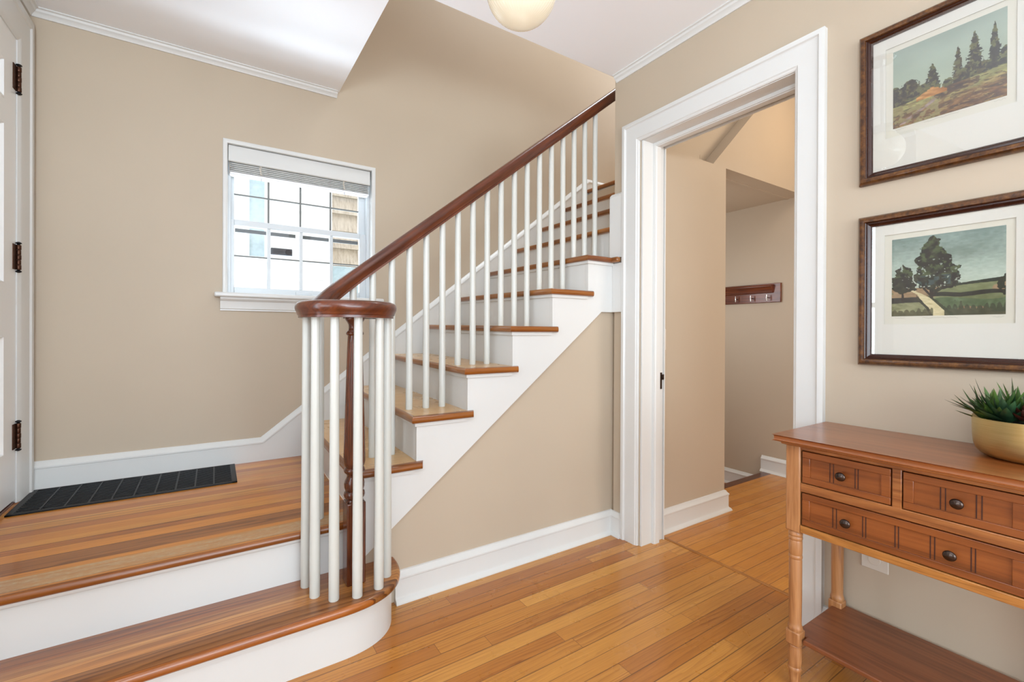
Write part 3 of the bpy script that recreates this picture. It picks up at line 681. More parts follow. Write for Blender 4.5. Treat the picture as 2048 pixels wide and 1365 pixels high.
# treads and risers
for k in range(1, 11):
    x0 = xn(k); xr = x0+0.030; x1 = x0+GO+0.032; z1 = zt(k)
    MB().box(xr, xr+0.015, 1.7785, 2.762, zt(k-1), z1-TH+0.001).shear().build('riser', M['trim'], st)
    if k < 10:
        MB().box(x0+0.020, x1, 1.757, 2.765, z1-TH, z1).shear().build('tread', M['tread'], st)
    if True:
        # front nosing: half-round section along Y, mitred near end
        prof = []
        for i in range(9):
            a = PI/2 + PI*i/8
            prof.append((x0+0.013+0.013*math.cos(a), z1-TH/2+TH/2*math.sin(a)))
        prof += [(x0+0.0205, z1-TH), (x0+0.0205, z1)]
        nn = MB(); L = len(prof)
        vs = []
        for x, z in prof: vs.append((x, (1.727 + (x-x0)*1.45) if k < 7 else 1.777, z))
        for x, z in prof: vs.append((x, 2.765, z))
        nn.add(vs, [(i, (i+1) % L, L+(i+1) % L, L+i) for i in range(L)] + [tuple(range(L))[::-1], tuple(range(L, 2*L))]).shear()
        nn.build('front_nosing', M['nosing_y'], st, smooth=True, ang=40)
    # return nosing on the open side
    def ret(x_a, x_b, tip):
        pr = []
        for i in range(9):
            a = PI/2 + PI*i/8
            pr.append((1.727+0.013+0.013*math.cos(a), z1-TH/2+TH/2*math.sin(a)))
        pr += [(1.757, z1-TH), (1.757, z1)]
        L = len(pr); q = MB(); vs = [(x_a + (y-1.727)*0.69, y, z) for y, z in pr]
        vs += [(x_b - (0.022*(1-abs((y-1.757)/0.03)) if tip else 0), y, z) for y, z in pr] if False else [(x_b - (0.014*abs(y-1.757)/0.03 if tip else 0), y, z) for y, z in pr]
        q.add(vs, [(i, (i+1) % L, L+(i+1) % L, L+i) for i in range(L)] + [tuple(range(L))[::-1], tuple(range(L, 2*L))]).shear()
        return q
    if k <= 5: ret(x0, x0+0.290, True).build('return_nosing', M['nosing'], st, smooth=True, ang=40)
    if k == 6:
        ret(x0, 1.752, False).build('return_nosing', M['nosing'], st, smooth=True, ang=40)
        MB().box(1.750, 1.781, 1.690, 1.757, z1-TH, z1).build('return_nosing', M['nosing_y'], st, bevel=0.010, segs=3)
    if k <= 6:   # little cove under the nosings
        m = MB().box(x0+0.020, x0+0.032, 1.747, 2.76, z1-TH-0.014, z1-TH); m.box(x0+0.0321, x0+GO+0.02 if k < 6 else 1.782, 1.747, 1.760, z1-TH-0.014, z1-TH)
        m.shear().build('cove_moulding', M['trim'], st)
MB().box(xn(10)+0.0205, 3.60, 1.757, 2.78, zt(10)-0.028, zt(10)).shear().build('landing', M['tread'], st, label='upper landing floor')
# stringer
P = [(0.450, RISE)]
for k in range(1, 7):
    xr = xn(k)+0.030
    P.append((xr, zt(k)-TH if k == 1 else zt(k-1)-TH)) if False else None
pts = [(0.4535, RISE)]
for k in range(1, 7):
    xr = xn(k)+0.030; pts += [(xr, (zt(k-1)-TH) if k > 1 else zt(1)-TH), (xr, zt(k)-TH)]
pts = [(0.4535, RISE), (0.4535, zt(1)-TH)]
for k in range(2, 7):
    xr = xn(k)+0.030; pts += [(xr, zt(k-1)-TH), (xr, zt(k)-TH)]
pts += [(XD, zt(6)-TH), (XD, 1.187), (1.706, 1.187), (0.4535, 0.200), (0.4535, RISE)][:-1]
# risers of the open side need the little returns up to the stringer face
MB().prism(pts, 1, 1.757, YS+0.003).build('stringer', M['trim'], st)
m = MB()
m.box(1.782, XD, 1.686, 1.757, 1.187, zt(6)-TH)
m.build('stringer_return', M['trim'], st, bevel=0.002)
m = MB().box(1.782, XD, 1.689, 1.777, zt(6), 1.803); m.prism([(1.782, 1.803), (1.782, 1.808), (1.790, 1.815), (1.797, 1.822), (XD, 1.822), (XD, 1.803)], 1, 1.689, 1.777)
m.build('end_board', M['trim'], st, bevel=0.004)
m = MB().prism([(XD, zt(6)), (XD, 1.80), (2.50, 2.36), (3.6, 2.36), (3.6, 2.15), (2.55, 2.15)], 1, 1.757, 1.777); m.build('skirt_board', M['trim'], st)

# ------------------------------------------------------------------ railing
rl = thing('stair_railing', (0.42, 1.675, RISE), 'mahogany handrail and newel with white round balusters on the staircase', 'railing')
YR = 1.905
def rail_z(x): return 1.585 + 0.793*(x-0.883)   # underside
path = []
zlev = 1.126
for x in np.linspace(1.99, 0.50, 60): path.append((x, YR, rail_z(x)))
curve = [(0.46, 1.902), (0.42, 1.896), (0.385, 1.886), (0.35, 1.868), (0.318, 1.843), (0.292, 1.812), (0.276, 1.775), (0.265, 1.735), (0.262, 1.695), (0.268, 1.655), (0.286, 1.617),
         (0.312, 1.588), (0.350, 1.568), (0.392, 1.559), (0.434, 1.562), (0.472, 1.576), (0.503, 1.600), (0.523, 1.634), (0.527, 1.672), (0.513, 1.708), (0.485, 1.733), (0.450, 1.742), (0.418, 1.730), (0.405, 1.705), (0.415, 1.682)]
def cr(pts, n=4):
    out = []
    P = [Vector(p) for p in pts]
    for i in range(len(P)-1):
        a, b, c, d = P[max(i-1, 0)], P[i], P[i+1], P[min(i+2, len(P)-1)]
        for k in range(n):
            t = k/n; out.append(0.5*((2*b)+(c-a)*t+(2*a-5*b+4*c-d)*t*t+(3*b-3*c+d-a)*t**3))
    out.append(P[-1]); return out
cp = cr([(0.50, YR)] + curve)[1:]
L = 0; prev = Vector((0.50, YR))
z_at = rail_z(0.50); zz = []
slope0 = 0.793
# arc length along the curve and easing of the slope to level
ease_len = 0.26
for p in cp:
    ds_ = (Vector(p)-prev).length; L0 = L; L += ds_; prev = Vector(p)
    path.append((p.x, p.y, None))
    zz.append(L)
tot_drop = rail_z(0.50) - zlev
Lc = tot_drop*2/slope0*0.62
a_ = tot_drop/slope0
def drop(L):
    # constant slope until L1, then quadratic easing over 2*(a_-L1)
    L1 = a_*0.72; L2 = 2*(a_-L1)
    if L < L1: return slope0*L
    t = min(1, (L-L1)/L2); return slope0*L1 + slope0*L2*(t - t*t/2)
base_i = len(path)-len(cp)
for i, l in enumerate(zz):
    x, y, _ = path[base_i+i]; path[base_i+i] = (x, y, rail_z(0.50)-drop(l))
half = [(0.0, 0.0), (0.023, 0.0), (0.023, 0.008), (0.026, 0.010), (0.0275, 0.016), (0.030, 0.022), (0.0330, 0.028), (0.0340, 0.036), (0.0325, 0.045), (0.026, 0.0525), (0.014, 0.0570), (0.0, 0.0580)]
prof = half + [(-u, v) for u, v in half[::-1][1:-1]]
m = MB(); Pp = [Vector(p) for p in path]; k = len(prof); vs = []
for i in range(len(Pp)):
    a = Pp[max(i-1, 0)]; b = Pp[min(i+1, len(Pp)-1)]; t = b-a; hl = math.hypot(t.x, t.y); sl = t.z/hl if hl > 1e-6 else 0
    sd = Vector((-t.y, t.x, 0)).normalized(); vsx = math.sqrt(1+sl*sl)
    shr = 1.0 if i < len(Pp)-14 else 0.75+0.25*(len(Pp)-1-i)/14
    for u, v in prof: vs.append(Pp[i] + sd*u*shr + Vector((0, 0, v*vsx)))
fs = [(i*k+q, i*k+(q+1) % k, (i+1)*k+(q+1) % k, (i+1)*k+q) for i in range(len(Pp)-1) for q in range(k)] + [tuple(range(k))[::-1], tuple((len(Pp)-1)*k+q for q in range(k))]
m.add(vs, fs)
m.lathe([(0.0, 0.0), (0.045, 0.0), (0.048, 0.010), (0.050, 0.046), (0.042, 0.055), (0.0, 0.0575)], (0.440, 1.690, zlev+0.0004), 32)
m.build('handrail', M['rail'], rl, smooth=True, ang=40)
# newel
nc = (0.420, 1.675); dz = lambda py: 1.08-(py-666)*1.633/912; rr = lambda px: px*1.633/912
nm = MB()
nm.box(nc[0]-0.0325, nc[0]+0.0325, nc[1]-0.0325, nc[1]+0.0325, RISE, 0.474)
nb = nm.build('newel_post', M['newel'], rl, bevel=0.004)
tp = [(0.0, 0.470), (0.030, 0.470), (0.031, 0.476), (0.028, 0.482), (0.034, 0.488), (0.0365, 0.497), (0.035, 0.506), (0.030, 0.511), (0.0315, 0.515), (0.0345, 0.524), (0.0350, 0.536), (0.032, 0.548), (0.027, 0.558),
      (0.0250, 0.566), (0.028, 0.572), (0.034, 0.577), (0.0362, 0.584), (0.034, 0.591), (0.030, 0.595), (0.0345, 0.603), (0.0370, 0.614), (0.0368, 0.64), (0.034, 0.75), (0.030, 0.90), (0.0262, 1.02), (0.0245, 1.060),
      (0.024, 1.064), (0.0295, 1.068), (0.0305, 1.073), (0.0275, 1.079), (0.0225, 1.083), (0.0215, 1.092), (0.022, 1.103), (0.027, 1.113), (0.033, 1.121), (0.0345, 1.128), (0.032, 1.1335), (0, 1.1335)]
fl = []
for (r0, z0), (r1, z1) in zip(tp[:-1], tp[1:]):
    n_ = 1 if abs(z1-z0) < 0.03 else 6
    for q in range(n_): fl.append((r0+(r1-r0)*q/n_, z0+(z1-z0)*q/n_))
fl.append(tp[-1])
def reeds(a, z):
    if 0.615 < z < 1.05: return -0.045*max(0, math.cos(a*16))**2
    return 0
MB().lathe(fl, (nc[0], nc[1], 0), 96, reeds).build('turned_shaft', M['newel'], nb, smooth=True, ang=50)
def baluster(x, y, z0, z1, r0=0.0148, r1=0.0135):
    MB().lathe([(r0*0.93, 0), (r0, 0.003), (r0*1.01, 0.12), ((r0+r1)/2, (z1-z0)*0.5), (r1, z1-z0)], (x, y, z0), 24).build('baluster', M['baluster'], rl, smooth=True, ang=50)
for i in range(-3, 15):
    x = 0.708+0.0776*i
    if i == -3: x = 0.470
    if i == -2: x = 0.549
    k = max(1, min(6, int(math.floor((x-xn(1))/GO))+1))
    zb = zt(k)+sh(1.9)-0.001
    zt_ = rail_z(x)+0.012
    baluster(x, YR, zb, zt_)
baluster(0.334, 1.842, ZL, 1.165, 0.0150, 0.0135)
for (x, y) in ((0.269, 1.731), (0.284, 1.648), (0.334, 1.593), (0.405, 1.571), (0.481, 1.584), (0.5285, 1.646)):
    baluster(x, y, RISE-0.001, zlev+0.004, 0.0168, 0.0140)

# ------------------------------------------------------------------ floor register on the landing
vx0, vx1, vy0, vy1 = -0.655, 0.088, 2.445, 2.755
vr = thing('floor_vent', ((vx0+vx1)/2, (vy0+vy1)/2, ZL+sh(2.6)), 'black metal floor register grille set in the landing boards', 'vent')
def shz(m, base): return m.shear()
z0 = ZL
m = MB().box(vx0, vx1, vy0, vy0+0.016, z0, z0+0.006); m.box(vx0, vx1, vy1-0.012, vy1, z0, z0+0.006); m.box(vx0, vx0+0.022, vy0, vy1, z0, z0+0.006); m.box(vx1-0.022, vx1, vy0, vy1, z0, z0+0.006)
m.shear().build('frame', M['black'], vr, bevel=0.002)
MB().box(vx0+0.01, vx1-0.01, vy0+0.01, vy1-0.01, z0+0.0003, z0+0.0012).shear().build('backing', M['void'], vr)
m = MB(); nsl = 15
for i in range(nsl):
    y = vy0+0.028+(vy1-vy0-0.05)*i/(nsl-1); m.box(vx0+0.02, vx1-0.02, y-0.0034, y+0.0034, z0+0.0008, z0+0.0045)
m.shear().build('louvre_slats', M['black'], vr)
for i in range(1, 10):
    x = vx0+0.02+(vx1-vx0-0.04)*i/10
    MB().box(x-0.003, x+0.003, vy0+0.01, vy1-0.01, z0+0.001, z0+0.0062).shear().build('cross_bar', M['black'], vr)

# ------------------------------------------------------------------ window
wr = sempty('window_1', ((WX0+WX1)/2, YB, WZ0), 'small white double-hung window above the landing')
m = MB()   # slim white edge band around the recess
m.sweep([(0.031, YB, 1.27), (0.031, YB, 2.072), (0.815, YB, 2.072), (0.815, YB, 1.27)], [(0, 0), (0, 0.002), (-0.002, 0.005), (-0.006, 0.006), (-0.016, 0.006), (-0.021, 0.003), (-0.023, -0.01), (0, -0.01)], (0, -1, 0))
m.build('edge_band', M['trim'], wr, smooth=True, ang=40)
m = MB(); m.box(WX0-0.012, WX0+0.001, YB+0.0, YB+0.15, WZ0, WZ1); m.box(WX1-0.001, WX1+0.012, YB, YB+0.15, WZ0, WZ1); m.box(WX0-0.012, WX1+0.012, YB, YB+0.15, WZ1-0.001, WZ1+0.012)
m.build('reveal', M['trim'], wr)
m = MB(); m.box(-0.004, 0.856, YB-0.052, YB+0.09, 1.252, 1.276); m.build('sill', M['trim'], wr, bevel=0.008, segs=3)
m = MB().sweep([(0.022, YB, 1.252), (0.836, YB, 1.252)], [(0, 0), (0.0, 0.034), (-0.008, 0.033), (-0.016, 0.026), (-0.020, 0.020), (-0.028, 0.018), (-0.058, 0.015), (-0.062, 0.010), (-0.068, 0.010), (-0.068, 0)], (0, -1, 0))
m.build('apron', M['trim'], wr, smooth=True, ang=25)
yl, yu = YB+0.075, YB+0.105        # lower and upper sash planes (front faces)
gx0, gx1 = 0.085, 0.742
m = MB()   # outer frame stops
m.box(WX0, WX0+0.018, YB+0.05, YB+0.14, WZ0, WZ1); m.box(WX1-0.018, WX1, YB+0.05, YB+0.14, WZ0, WZ1)
m.build('window_frame', M['sash'], wr, bevel=0.002)
m = MB(); m.box(WX0+0.012, gx0, yl, yl+0.028, 1.276, 1.677); m.box(gx1, WX1-0.012, yl, yl+0.028, 1.276, 1.677); m.box(gx0, gx1, yl, yl+0.028, 1.276, 1.314); m.box(gx0, gx1, yl, yl+0.028, 1.645, 1.677)
lower = m.build('lower_sash', M['sash'], wr, bevel=0.003)
m = MB(); m.box(WX0+0.012, gx0, yu, yu+0.028, 1.650, 2.04); m.box(gx1, WX1-0.012, yu, yu+0.028, 1.650, 2.04); m.box(gx0, gx1, yu, yu+0.028, 1.650, 1.672); m.box(gx0, gx1, yu, yu+0.028, 2.01, 2.04)
upper = m.build('upper_sash', M['sash'], wr, bevel=0.003)
mx = [0.250, 0.414, 0.579]
for x in mx:
    MB().box(x-0.0085, x+0.0085, yl+0.004, yl+0.022, 1.314, 1.645).build('muntin', M['sash'], lower, bevel=0.002)
    MB().box(x-0.0045, x+0.0045, yu+0.004, yu+0.016, 1.672, 2.01).build('muntin', M['muntin'], upper, bevel=0.001)
MB().box(gx0, gx1, yl+0.009, yl+0.017, 1.479, 1.487).build('muntin', M['muntin'], lower, bevel=0.001)
MB().box(gx0, gx1, yu+0.0045, yu+0.0155, 1.815, 1.823).build('muntin', M['muntin'], upper, bevel=0.001)
MB().box(gx0-0.004, gx1+0.004, yl+0.012, yl+0.015, 1.31, 1.65).build('glass_pane', M['glass'], lower)
MB().box(gx0-0.004, gx1+0.004, yu+0.012, yu+0.015, 1.668, 2.015).build('glass_pane', M['glass'], upper)
for a, b in ((gx0+0.004, mx[0]-0.012), (mx[0]+0.010, mx[1]-0.028), (mx[1]+0.010, mx[2]-0.012), (mx[2]+0.010, gx1-0.006)):
    MB().box(a, b, yl+0.018, yl+0.026, 1.612, 1.632).build('pane_strip', M['strip'], lower, bevel=0.001)  # dark strip along the top of each lower pane
m = MB(); m.box(0.385, 0.475, yl-0.006, yl+0.002, 1.284, 1.302); m.build('sash_lift', M['sash'], lower, bevel=0.002)
m = MB(); m.box(0.048, 0.060, yl-0.012, yl+0.0, 1.63, 1.68); m.build('sash_latch', M['sash'], lower, bevel=0.002)
g = thing('window_sensor', (0.316, yl+0.03, 1.53), 'small black oblong gadget with round dial outside the lower window pane', 'sensor')
MB().box(0.262, 0.372, yl+0.032, yl+0.046, 1.509, 1.549).build('body', M['blackpl'], g, bevel=0.004)
c = MB().lathe([(0.0, 0.0), (0.0, 0.004), (0.014, 0.004), (0.0165, 0.002), (0.0165, 0)], (0, 0, 0), 28); c.v = [(0.352+x, yl+0.032-z, 1.529+y) for x, y, z in c.v]
c.build('dial', M['black'], g, smooth=True)
MB().box(0.372, 0.388, yl+0.036, yl+0.040, 1.527, 1.531).build('arm', M['chrome'], g)
for zz_ in (1.521, 1.529, 1.537): MB().box(0.272, 0.325, yl+0.0312, yl+0.0324, zz_-0.0012, zz_+0.0012).build('slot', M['void'], g)
# blind, pulled up
bl = thing('window_blind', (0.42, YB+0.02, 1.90), 'white slatted window blind pulled up at the top of the window', 'blind')
m = MB().prism([(YB+0.006, 1.966), (YB+0.006, 2.040), (YB+0.010, 2.047), (YB+0.020, 2.047), (YB+0.020, 1.962), (YB+0.010, 1.962)], 0, 0.056, 0.785); m.build('valance', M['trim'], bl, bevel=0.002)
MB().box(0.060, 0.782, YB+0.020, YB+0.055, 2.00, 2.044).build('head_rail', M['trim'], bl)
for i in range(6):
    z = 1.915+i*0.0095
    MB().prism([(YB+0.018, z), (YB+0.040, z+0.0035), (YB+0.062, z), (YB+0.062, z+0.0032), (YB+0.040, z+0.0067), (YB+0.018, z+0.0032)], 0, 0.062, 0.780).build('slat', M['trim'], bl)
MB().box(0.062, 0.780, YB+0.017, YB+0.063, 1.898, 1.912).build('bottom_rail', M['ceil'], bl, bevel=0.003)
for x in (0.205, 0.635):
    m = MB()
    for j in range(5): m.tube([(x-0.006+0.003*j, YB+0.016-0.002*(j % 2), 1.97), (x-0.004+0.004*math.sin(j*2.1), YB+0.013, 1.945), (x-0.002+0.002*j, YB+0.016, 1.915)], 0.0010, 6)
    m.build('ladder_cord', M['plate'], bl)
    MB().lathe([(0.002, 0), (0.004, 0.004), (0.003, 0.012)], (x+0.003, YB+0.018, 1.885), 10).build('cord_button', M['sash'], bl)
MB().tube([(0.060, YB+0.010, 1.965), (0.063, YB+0.008, 1.93), (0.062, YB+0.010, 1.90)], 0.0014, 6).build('tilt_wand', M['chrome'], bl)

# ------------------------------------------------------------------ neighbour's house outside the window
nh = thing('neighbour_house', (0.8, 5.6, -1.0), 'white clapboard house seen outside through the window', 'house')
m = MB(); YN = 5.55
for i in range(34):
    z = -1.0+i*0.19; m.prism([(YN, z), (YN+0.03, z+0.19), (YN+0.06, z+0.19), (YN+0.06, z)], 0, -4.0, 1.06)
m.build('siding', M['siding'], nh)
w_ = MB()
for a in ((0.20, 0.30, 1.84, 3.0), (0.44, 0.54, 1.84, 3.0)): w_.box(a[0], a[1], YN-0.05, YN+0.03, a[2], a[3])
w_.box(0.16, 0.60, YN-0.09, YN+0.03, 1.80, 1.86)
wf = w_.build('window_frame', M['siding'], nh, bevel=0.01)
MB().box(0.29, 0.45, YN-0.02, YN+0.02, 1.85, 3.0).build('pane', M['pane_blue'], wf)
MB().box(1.04, 1.12, YN-0.05, YN+0.05, -1.0, 5.3).build('corner_board', M['siding'], nh)
m = MB()
for i in range(17):
    z = 1.84+i*0.20 if i > 0 else 1.84
    m.prism([(YN-0.02-0.02, z), (YN, z+0.20), (YN+0.03, z+0.20), (YN+0.03, z)], 0, 1.12, 1.42)
m.build('cedar_shakes', M['shake'], nh)
MB().box(1.12, 1.45, YN-0.03, YN+0.03, -1.0, 1.83).build('blue_base_panel', M['pane_blue'], nh)
MB().box(1.42, 4.6, YN-0.04, YN+0.03, -1.0, 5.3).build('side_wall', M['siding'], nh)
struct(MB().box(-8, 8, 2.95, 14, -1.1, -1.0).build('ground', M['grass']), 'lawn outside the window')

# ------------------------------------------------------------------ pendant globe
GC = (0.6737, 0.996, 1.980); GR = 0.0921
lp = thing('pendant_lamp', (GC[0], GC[1], H), 'round ribbed opal glass lamp hanging from the ceiling at the top edge', 'lamp')
MB().lathe([(0.0, 0), (0.060, 0), (0.062, -0.008), (0.05, -0.022), (0.02, -0.028), (0, -0.028)], (GC[0], GC[1], H), 32).build('canopy', M['chrome'], lp, smooth=True)
MB().lathe([(0.007, 0), (0.007, H-GC[2]-GR-0.05)], (GC[0], GC[1], GC[2]+GR+0.03), 16).build('stem', M['chrome'], lp, smooth=True)
MB().lathe([(0.0, 0.045), (0.05, 0.042), (0.056, 0.02), (0.056, 0.0), (0.05, 0.0), (0, 0.0)], (GC[0], GC[1], GC[2]+GR-0.012), 32).build('fitter', M['chrome'], lp, smooth=True)
pr = [(GR*math.sin(a), -GR*math.cos(a)) for a in np.linspace(0.02, PI*0.86, 40)]
def ribs(a, z): 
    q = (z/GR)
    return 0.010*abs(math.sin(a*26)) if q > -0.93 else 0.004
MB().lathe(pr, GC, 208, ribs).build('glass_globe', M['globe'], lp, smooth=True, ang=60)
# warm lamp of the passage, out of view above
pd_ = bpy.data.lights.new('passage_lamp', 'POINT'); pd_.energy = 6.0; pd_.color = (1.0, 0.76, 0.50); pd_.shadow_soft_size = 0.10
po = bpy.data.objects.new('passage_lamp', pd_); COL.objects.link(po); po.location = (3.22, 1.10, 2.50)

# ------------------------------------------------------------------ coat rack
cr_ = thing('coat_rack', (3.585, 2.03, 1.39), 'dark wooden coat rack with chrome pegs on the passage wall', 'coat rack')
MB().box(3.580, 3.60, 1.782, 2.34, 1.316, 1.462).build('back_board', M['rackwood'], cr_, bevel=0.003)
m = MB().prism([(3.548, 1.452), (3.545, 1.440), (3.553, 1.425), (3.562, 1.405), (3.566, 1.392), (3.582, 1.388), (3.582, 1.456)], 1, 1.835, 2.34); m.build('ledge', M['rackwood'], cr_, bevel=0.002)
for i in range(4):
    y = 1.868+i*0.125
    hk = MB().tube([(3.582, y, 1.352), (3.548, y, 1.352)], 0.0032, 10).build('hook', M['bronze'], cr_, smooth=True)
    MB().tube([(3.547, y, 1.330), (3.545, y, 1.352), (3.547, y, 1.374)], 0.0045, 10).build('peg', M['chrome'], hk, smooth=True)

# ------------------------------------------------------------------ console table
XF = 1.462
tb = thing('console_table', (1.62, 0.44, 0), 'honey-brown wooden console table with three drawers and a lower shelf', 'console table')
m = slab_round([(1.792, 0.150), (1.792, 0.732), (1.437, 0.732), (1.437, 0.150)][::-1], 0.752, 0.770, 0.006); m.build('table_top', M['table_top'], tb, smooth=True, ang=50)
m = MB().box(1.450, 1.790, 0.162, 0.720, 0.742, 0.7525); m.build('top_moulding', M['table'], tb, bevel=0.004)
# carcass rails (face frame)
yl0, yl1 = 0.212, 0.668
m = MB(); m.box(XF, XF+0.018, yl0, yl1, 0.732, 0.744); m.box(XF, XF+0.018, yl0, yl1, 0.608, 0.634); m.box(XF, XF+0.018, 0.429, 0.449, 0.632, 0.734)
m.build('face_frame', M['table'], tb, bevel=0.002)
m = MB().box(XF-0.002, XF+0.018, yl0, yl1, 0.486, 0.508); m.build('apron', M['threshold'], tb, bevel=0.002)
m = MB(); m.box(1.50, 1.77, 0.176, 0.190, 0.490, 0.744); m.box(1.50, 1.77, 0.694, 0.708, 0.490, 0.744); m.box(1.772, 1.786, 0.2, 0.68, 0.490, 0.744)
m.build('side_panel', M['table'], tb)
m = MB(); m.box(XF+0.016, XF+0.018, yl0, yl1, 0.50, 0.74); m.build('drawer_gap', M['groove'], tb)
def drawer(y0, y1, z0, z1, grooves, knobs):
    """y0 = left edge seen from the hall (greater y)"""
    a, b = y1+0.0028, y0-0.0028; z0 += 0.0025; z1 -= 0.0025
    m = MB(); s = 0.0205
    m.box(XF+0.005, XF+0.40*0.5, a, b, z0, z1)
    m.box(XF, XF+0.006, a, b, z0, z0+s-0.002); m.box(XF, XF+0.006, a, b, z1-s+0.002, z1)
    m.box(XF+0.0004, XF+0.006, a, a+s, z0+s-0.002, z1-s+0.002); m.box(XF+0.0004, XF+0.006, b-s, b, z0+s-0.002, z1-s+0.002)
    d = m.build('drawer', M['drawer'], tb, bevel=0.0012)
    for g_ in grooves: MB().box(XF+0.0042, XF+0.0058, g_-0.0011, g_+0.0011, z0+s-0.001, z1-s+0.001).build('groove', M['groove'], d)
    for ky, kz in knobs:
        kn = MB().lathe([(0.0, 0.0), (0.0075, 0.0), (0.0055, 0.004), (0.005, 0.009), (0.009, 0.012), (0.0145, 0.015), (0.0165, 0.0185), (0.0155, 0.0215), (0.010, 0.0245), (0, 0.0255)], (0, 0, 0), 28)
        kn.v = [(XF+0.0055-z*0.85, ky+x*0.78, kz+y*0.74) for x, y, z in kn.v]; kn.build('knob', M['bronze'], d, smooth=True, ang=50)
drawer(0.664+0.002, 0.449, 0.634, 0.732, (0.592, 0.583, 0.531, 0.524), [(0.561, 0.682)])
drawer(0.429, 0.214, 0.634, 0.732, (0.356, 0.347, 0.294, 0.285), [(0.3245, 0.682)])
drawer(0.664+0.002, 0.214, 0.508, 0.608, (0.584, 0.575, 0.513, 0.506, 0.443, 0.436, 0.374, 0.366, 0.302, 0.295), [(0.549, 0.556), (0.336, 0.556)])
def leg(cx, cy):
    m = MB().box(cx-0.0205, cx+0.0205, cy-0.0205, cy+0.0205, 0.482, 0.744)
    l = m.build('leg', M['table_leg'], tb, bevel=0.004)
    t = [(0.0, 0.484), (0.014, 0.484), (0.0175, 0.478), (0.0190, 0.472), (0.0185, 0.468), (0.0170, 0.4665), (0.0185, 0.464), (0.0190, 0.459), (0.0180, 0.455), (0.0168, 0.4535), (0.0178, 0.450), (0.0183, 0.43), (0.0178, 0.412),
         (0.0168, 0.409), (0.0182, 0.4065), (0.0186, 0.402), (0.0178, 0.398), (0.0166, 0.3965), (0.0176, 0.392), (0.0176, 0.30), (0.0168, 0.205), (0.0172, 0.197), (0.0195, 0.192), (0.0203, 0.186), (0.019, 0.181), (0.0185, 0.179), (0, 0.179)]
    MB().lathe(t[::-1], (cx, cy, 0), 32).build('turned_column', M['table_leg'], l, smooth=True, ang=40)
    MB().box(cx-0.020, cx+0.020, cy-0.020, cy+0.020, 0.137, 0.181).build('shelf_block', M['table_leg'], l, bevel=0.0045)
    t2 = [(0, 0.138), (0.0165, 0.138), (0.0185, 0.134), (0.0175, 0.130), (0.0185, 0.126), (0.0185, 0.085), (0.0175, 0.072), (0.0165, 0.070), (0.0185, 0.066), (0.0188, 0.061), (0.0168, 0.057), (0.0155, 0.04), (0.013, 0.012), (0.0125, 0.0), (0, 0)]
    MB().lathe(t2[::-1], (cx, cy, 0), 32).build('foot', M['table_leg'], l, smooth=True, ang=40)
for cx in (XF+0.0185, 1.765):
    for cy in (0.6885, 0.1935): leg(cx, cy)
m = slab_round([(1.782, 0.190), (1.782, 0.700), (1.750, 0.700), (1.750, 0.700), (1.495, 0.700), (1.495, 0.667), (1.470, 0.667), (1.470, 0.215), (1.495, 0.215), (1.495, 0.190)][::-1], 0.146, 0.160, 0.004) if False else MB().prism([(1.786, 0.185), (1.786, 0.697), (1.500, 0.697), (1.500, 0.664), (1.474, 0.664), (1.474, 0.218), (1.500, 0.218), (1.500, 0.185)], 2, 0.148, 0.162)
m.build('lower_shelf', M['shelf'], tb, bevel=0.003)

# ------------------------------------------------------------------ potted succulents
PC = (1.695, 0.246); PR = 0.106; z0 = 0.770
pp = thing('potted_succulents', (PC[0]-0.004, PC[1], z0), 'brushed gold bowl of artificial green and burgundy succulents on the table', 'potted plant')
PC = (1.683, 0.240)
prof = [(0.0, 0.0), (0.062, 0.0), (0.079, 0.002), (0.091, 0.008), (0.0990, 0.018), (0.1032, 0.031), (0.1050, 0.050), (0.1062, 0.085), (0.1070, 0.0985), (0.1055, 0.0995), (0.1035, 0.098), (0.101, 0.07), (0.094, 0.035), (0.0, 0.02)]
MB().lathe(prof, (PC[0], PC[1], z0), 72).build('bowl', M['gold'], pp, smooth=True, ang=50)
MB().lathe([(0.0, 0.05), (0.1005, 0.05), (0.1005, 0.082), (0.06, 0.088), (0, 0.090)], (PC[0], PC[1], z0), 32).build('soil', M['soil'], pp, smooth=True)
def leaf(m, base, az, el, length, wid, curl, thick=0.25, n=8):
    d = Vector((math.cos(az), math.sin(az), 0)); up = Vector((0, 0, 1)); sd = d.cross(up)
    p = Vector(base); e = el; vs = []; 
    for i in range(n+1):
        t = i/n; wv = wid*(math.sin(PI*min(1, 0.22+t*0.78))**0.8)*(1-t*0.25) if t < 1 else 0.0004
        nrm = (up*math.cos(e) - d*math.sin(e))
        vs += [p + sd*wv/2 + nrm*wv*0.16, p - nrm*wv*thick*0.5, p - sd*wv/2 + nrm*wv*0.16, p + nrm*wv*0.02]
        p = p + (d*math.cos(e) + up*math.sin(e))*length/n; e += curl/n
    fs = []
    for i in range(n):
        for q in range(4): fs.append((i*4+q, i*4+(q+1) % 4, i*4+4+(q+1) % 4, i*4+4+q))
    fs += [(3, 2, 1, 0), (n*4, n*4+1, n*4+2, n*4+3)]
    m.add(vs, fs)
rnd = random.Random(4)
def clump(name, mat, c, n, L, W, el0, el1, curl, z=0.860, az0=0, azr=2*PI):
    m = MB()
    for i in range(n):
        f = i/max(1, n-1); az = az0 + (i*2.399963 % (2*PI) if azr > 6 else azr*rnd.random())
        leaf(m, (c[0]+0.006*math.cos(az), c[1]+0.006*math.sin(az), z+0.004*rnd.random()), az, el0+(el1-el0)*f+rnd.uniform(-.1, .1), L*rnd.uniform(0.75, 1.1), W*rnd.uniform(1.05, 1.4), curl*rnd.uniform(0.6, 1.3))
    m.build(name, mat, pp, smooth=True, ang=60)
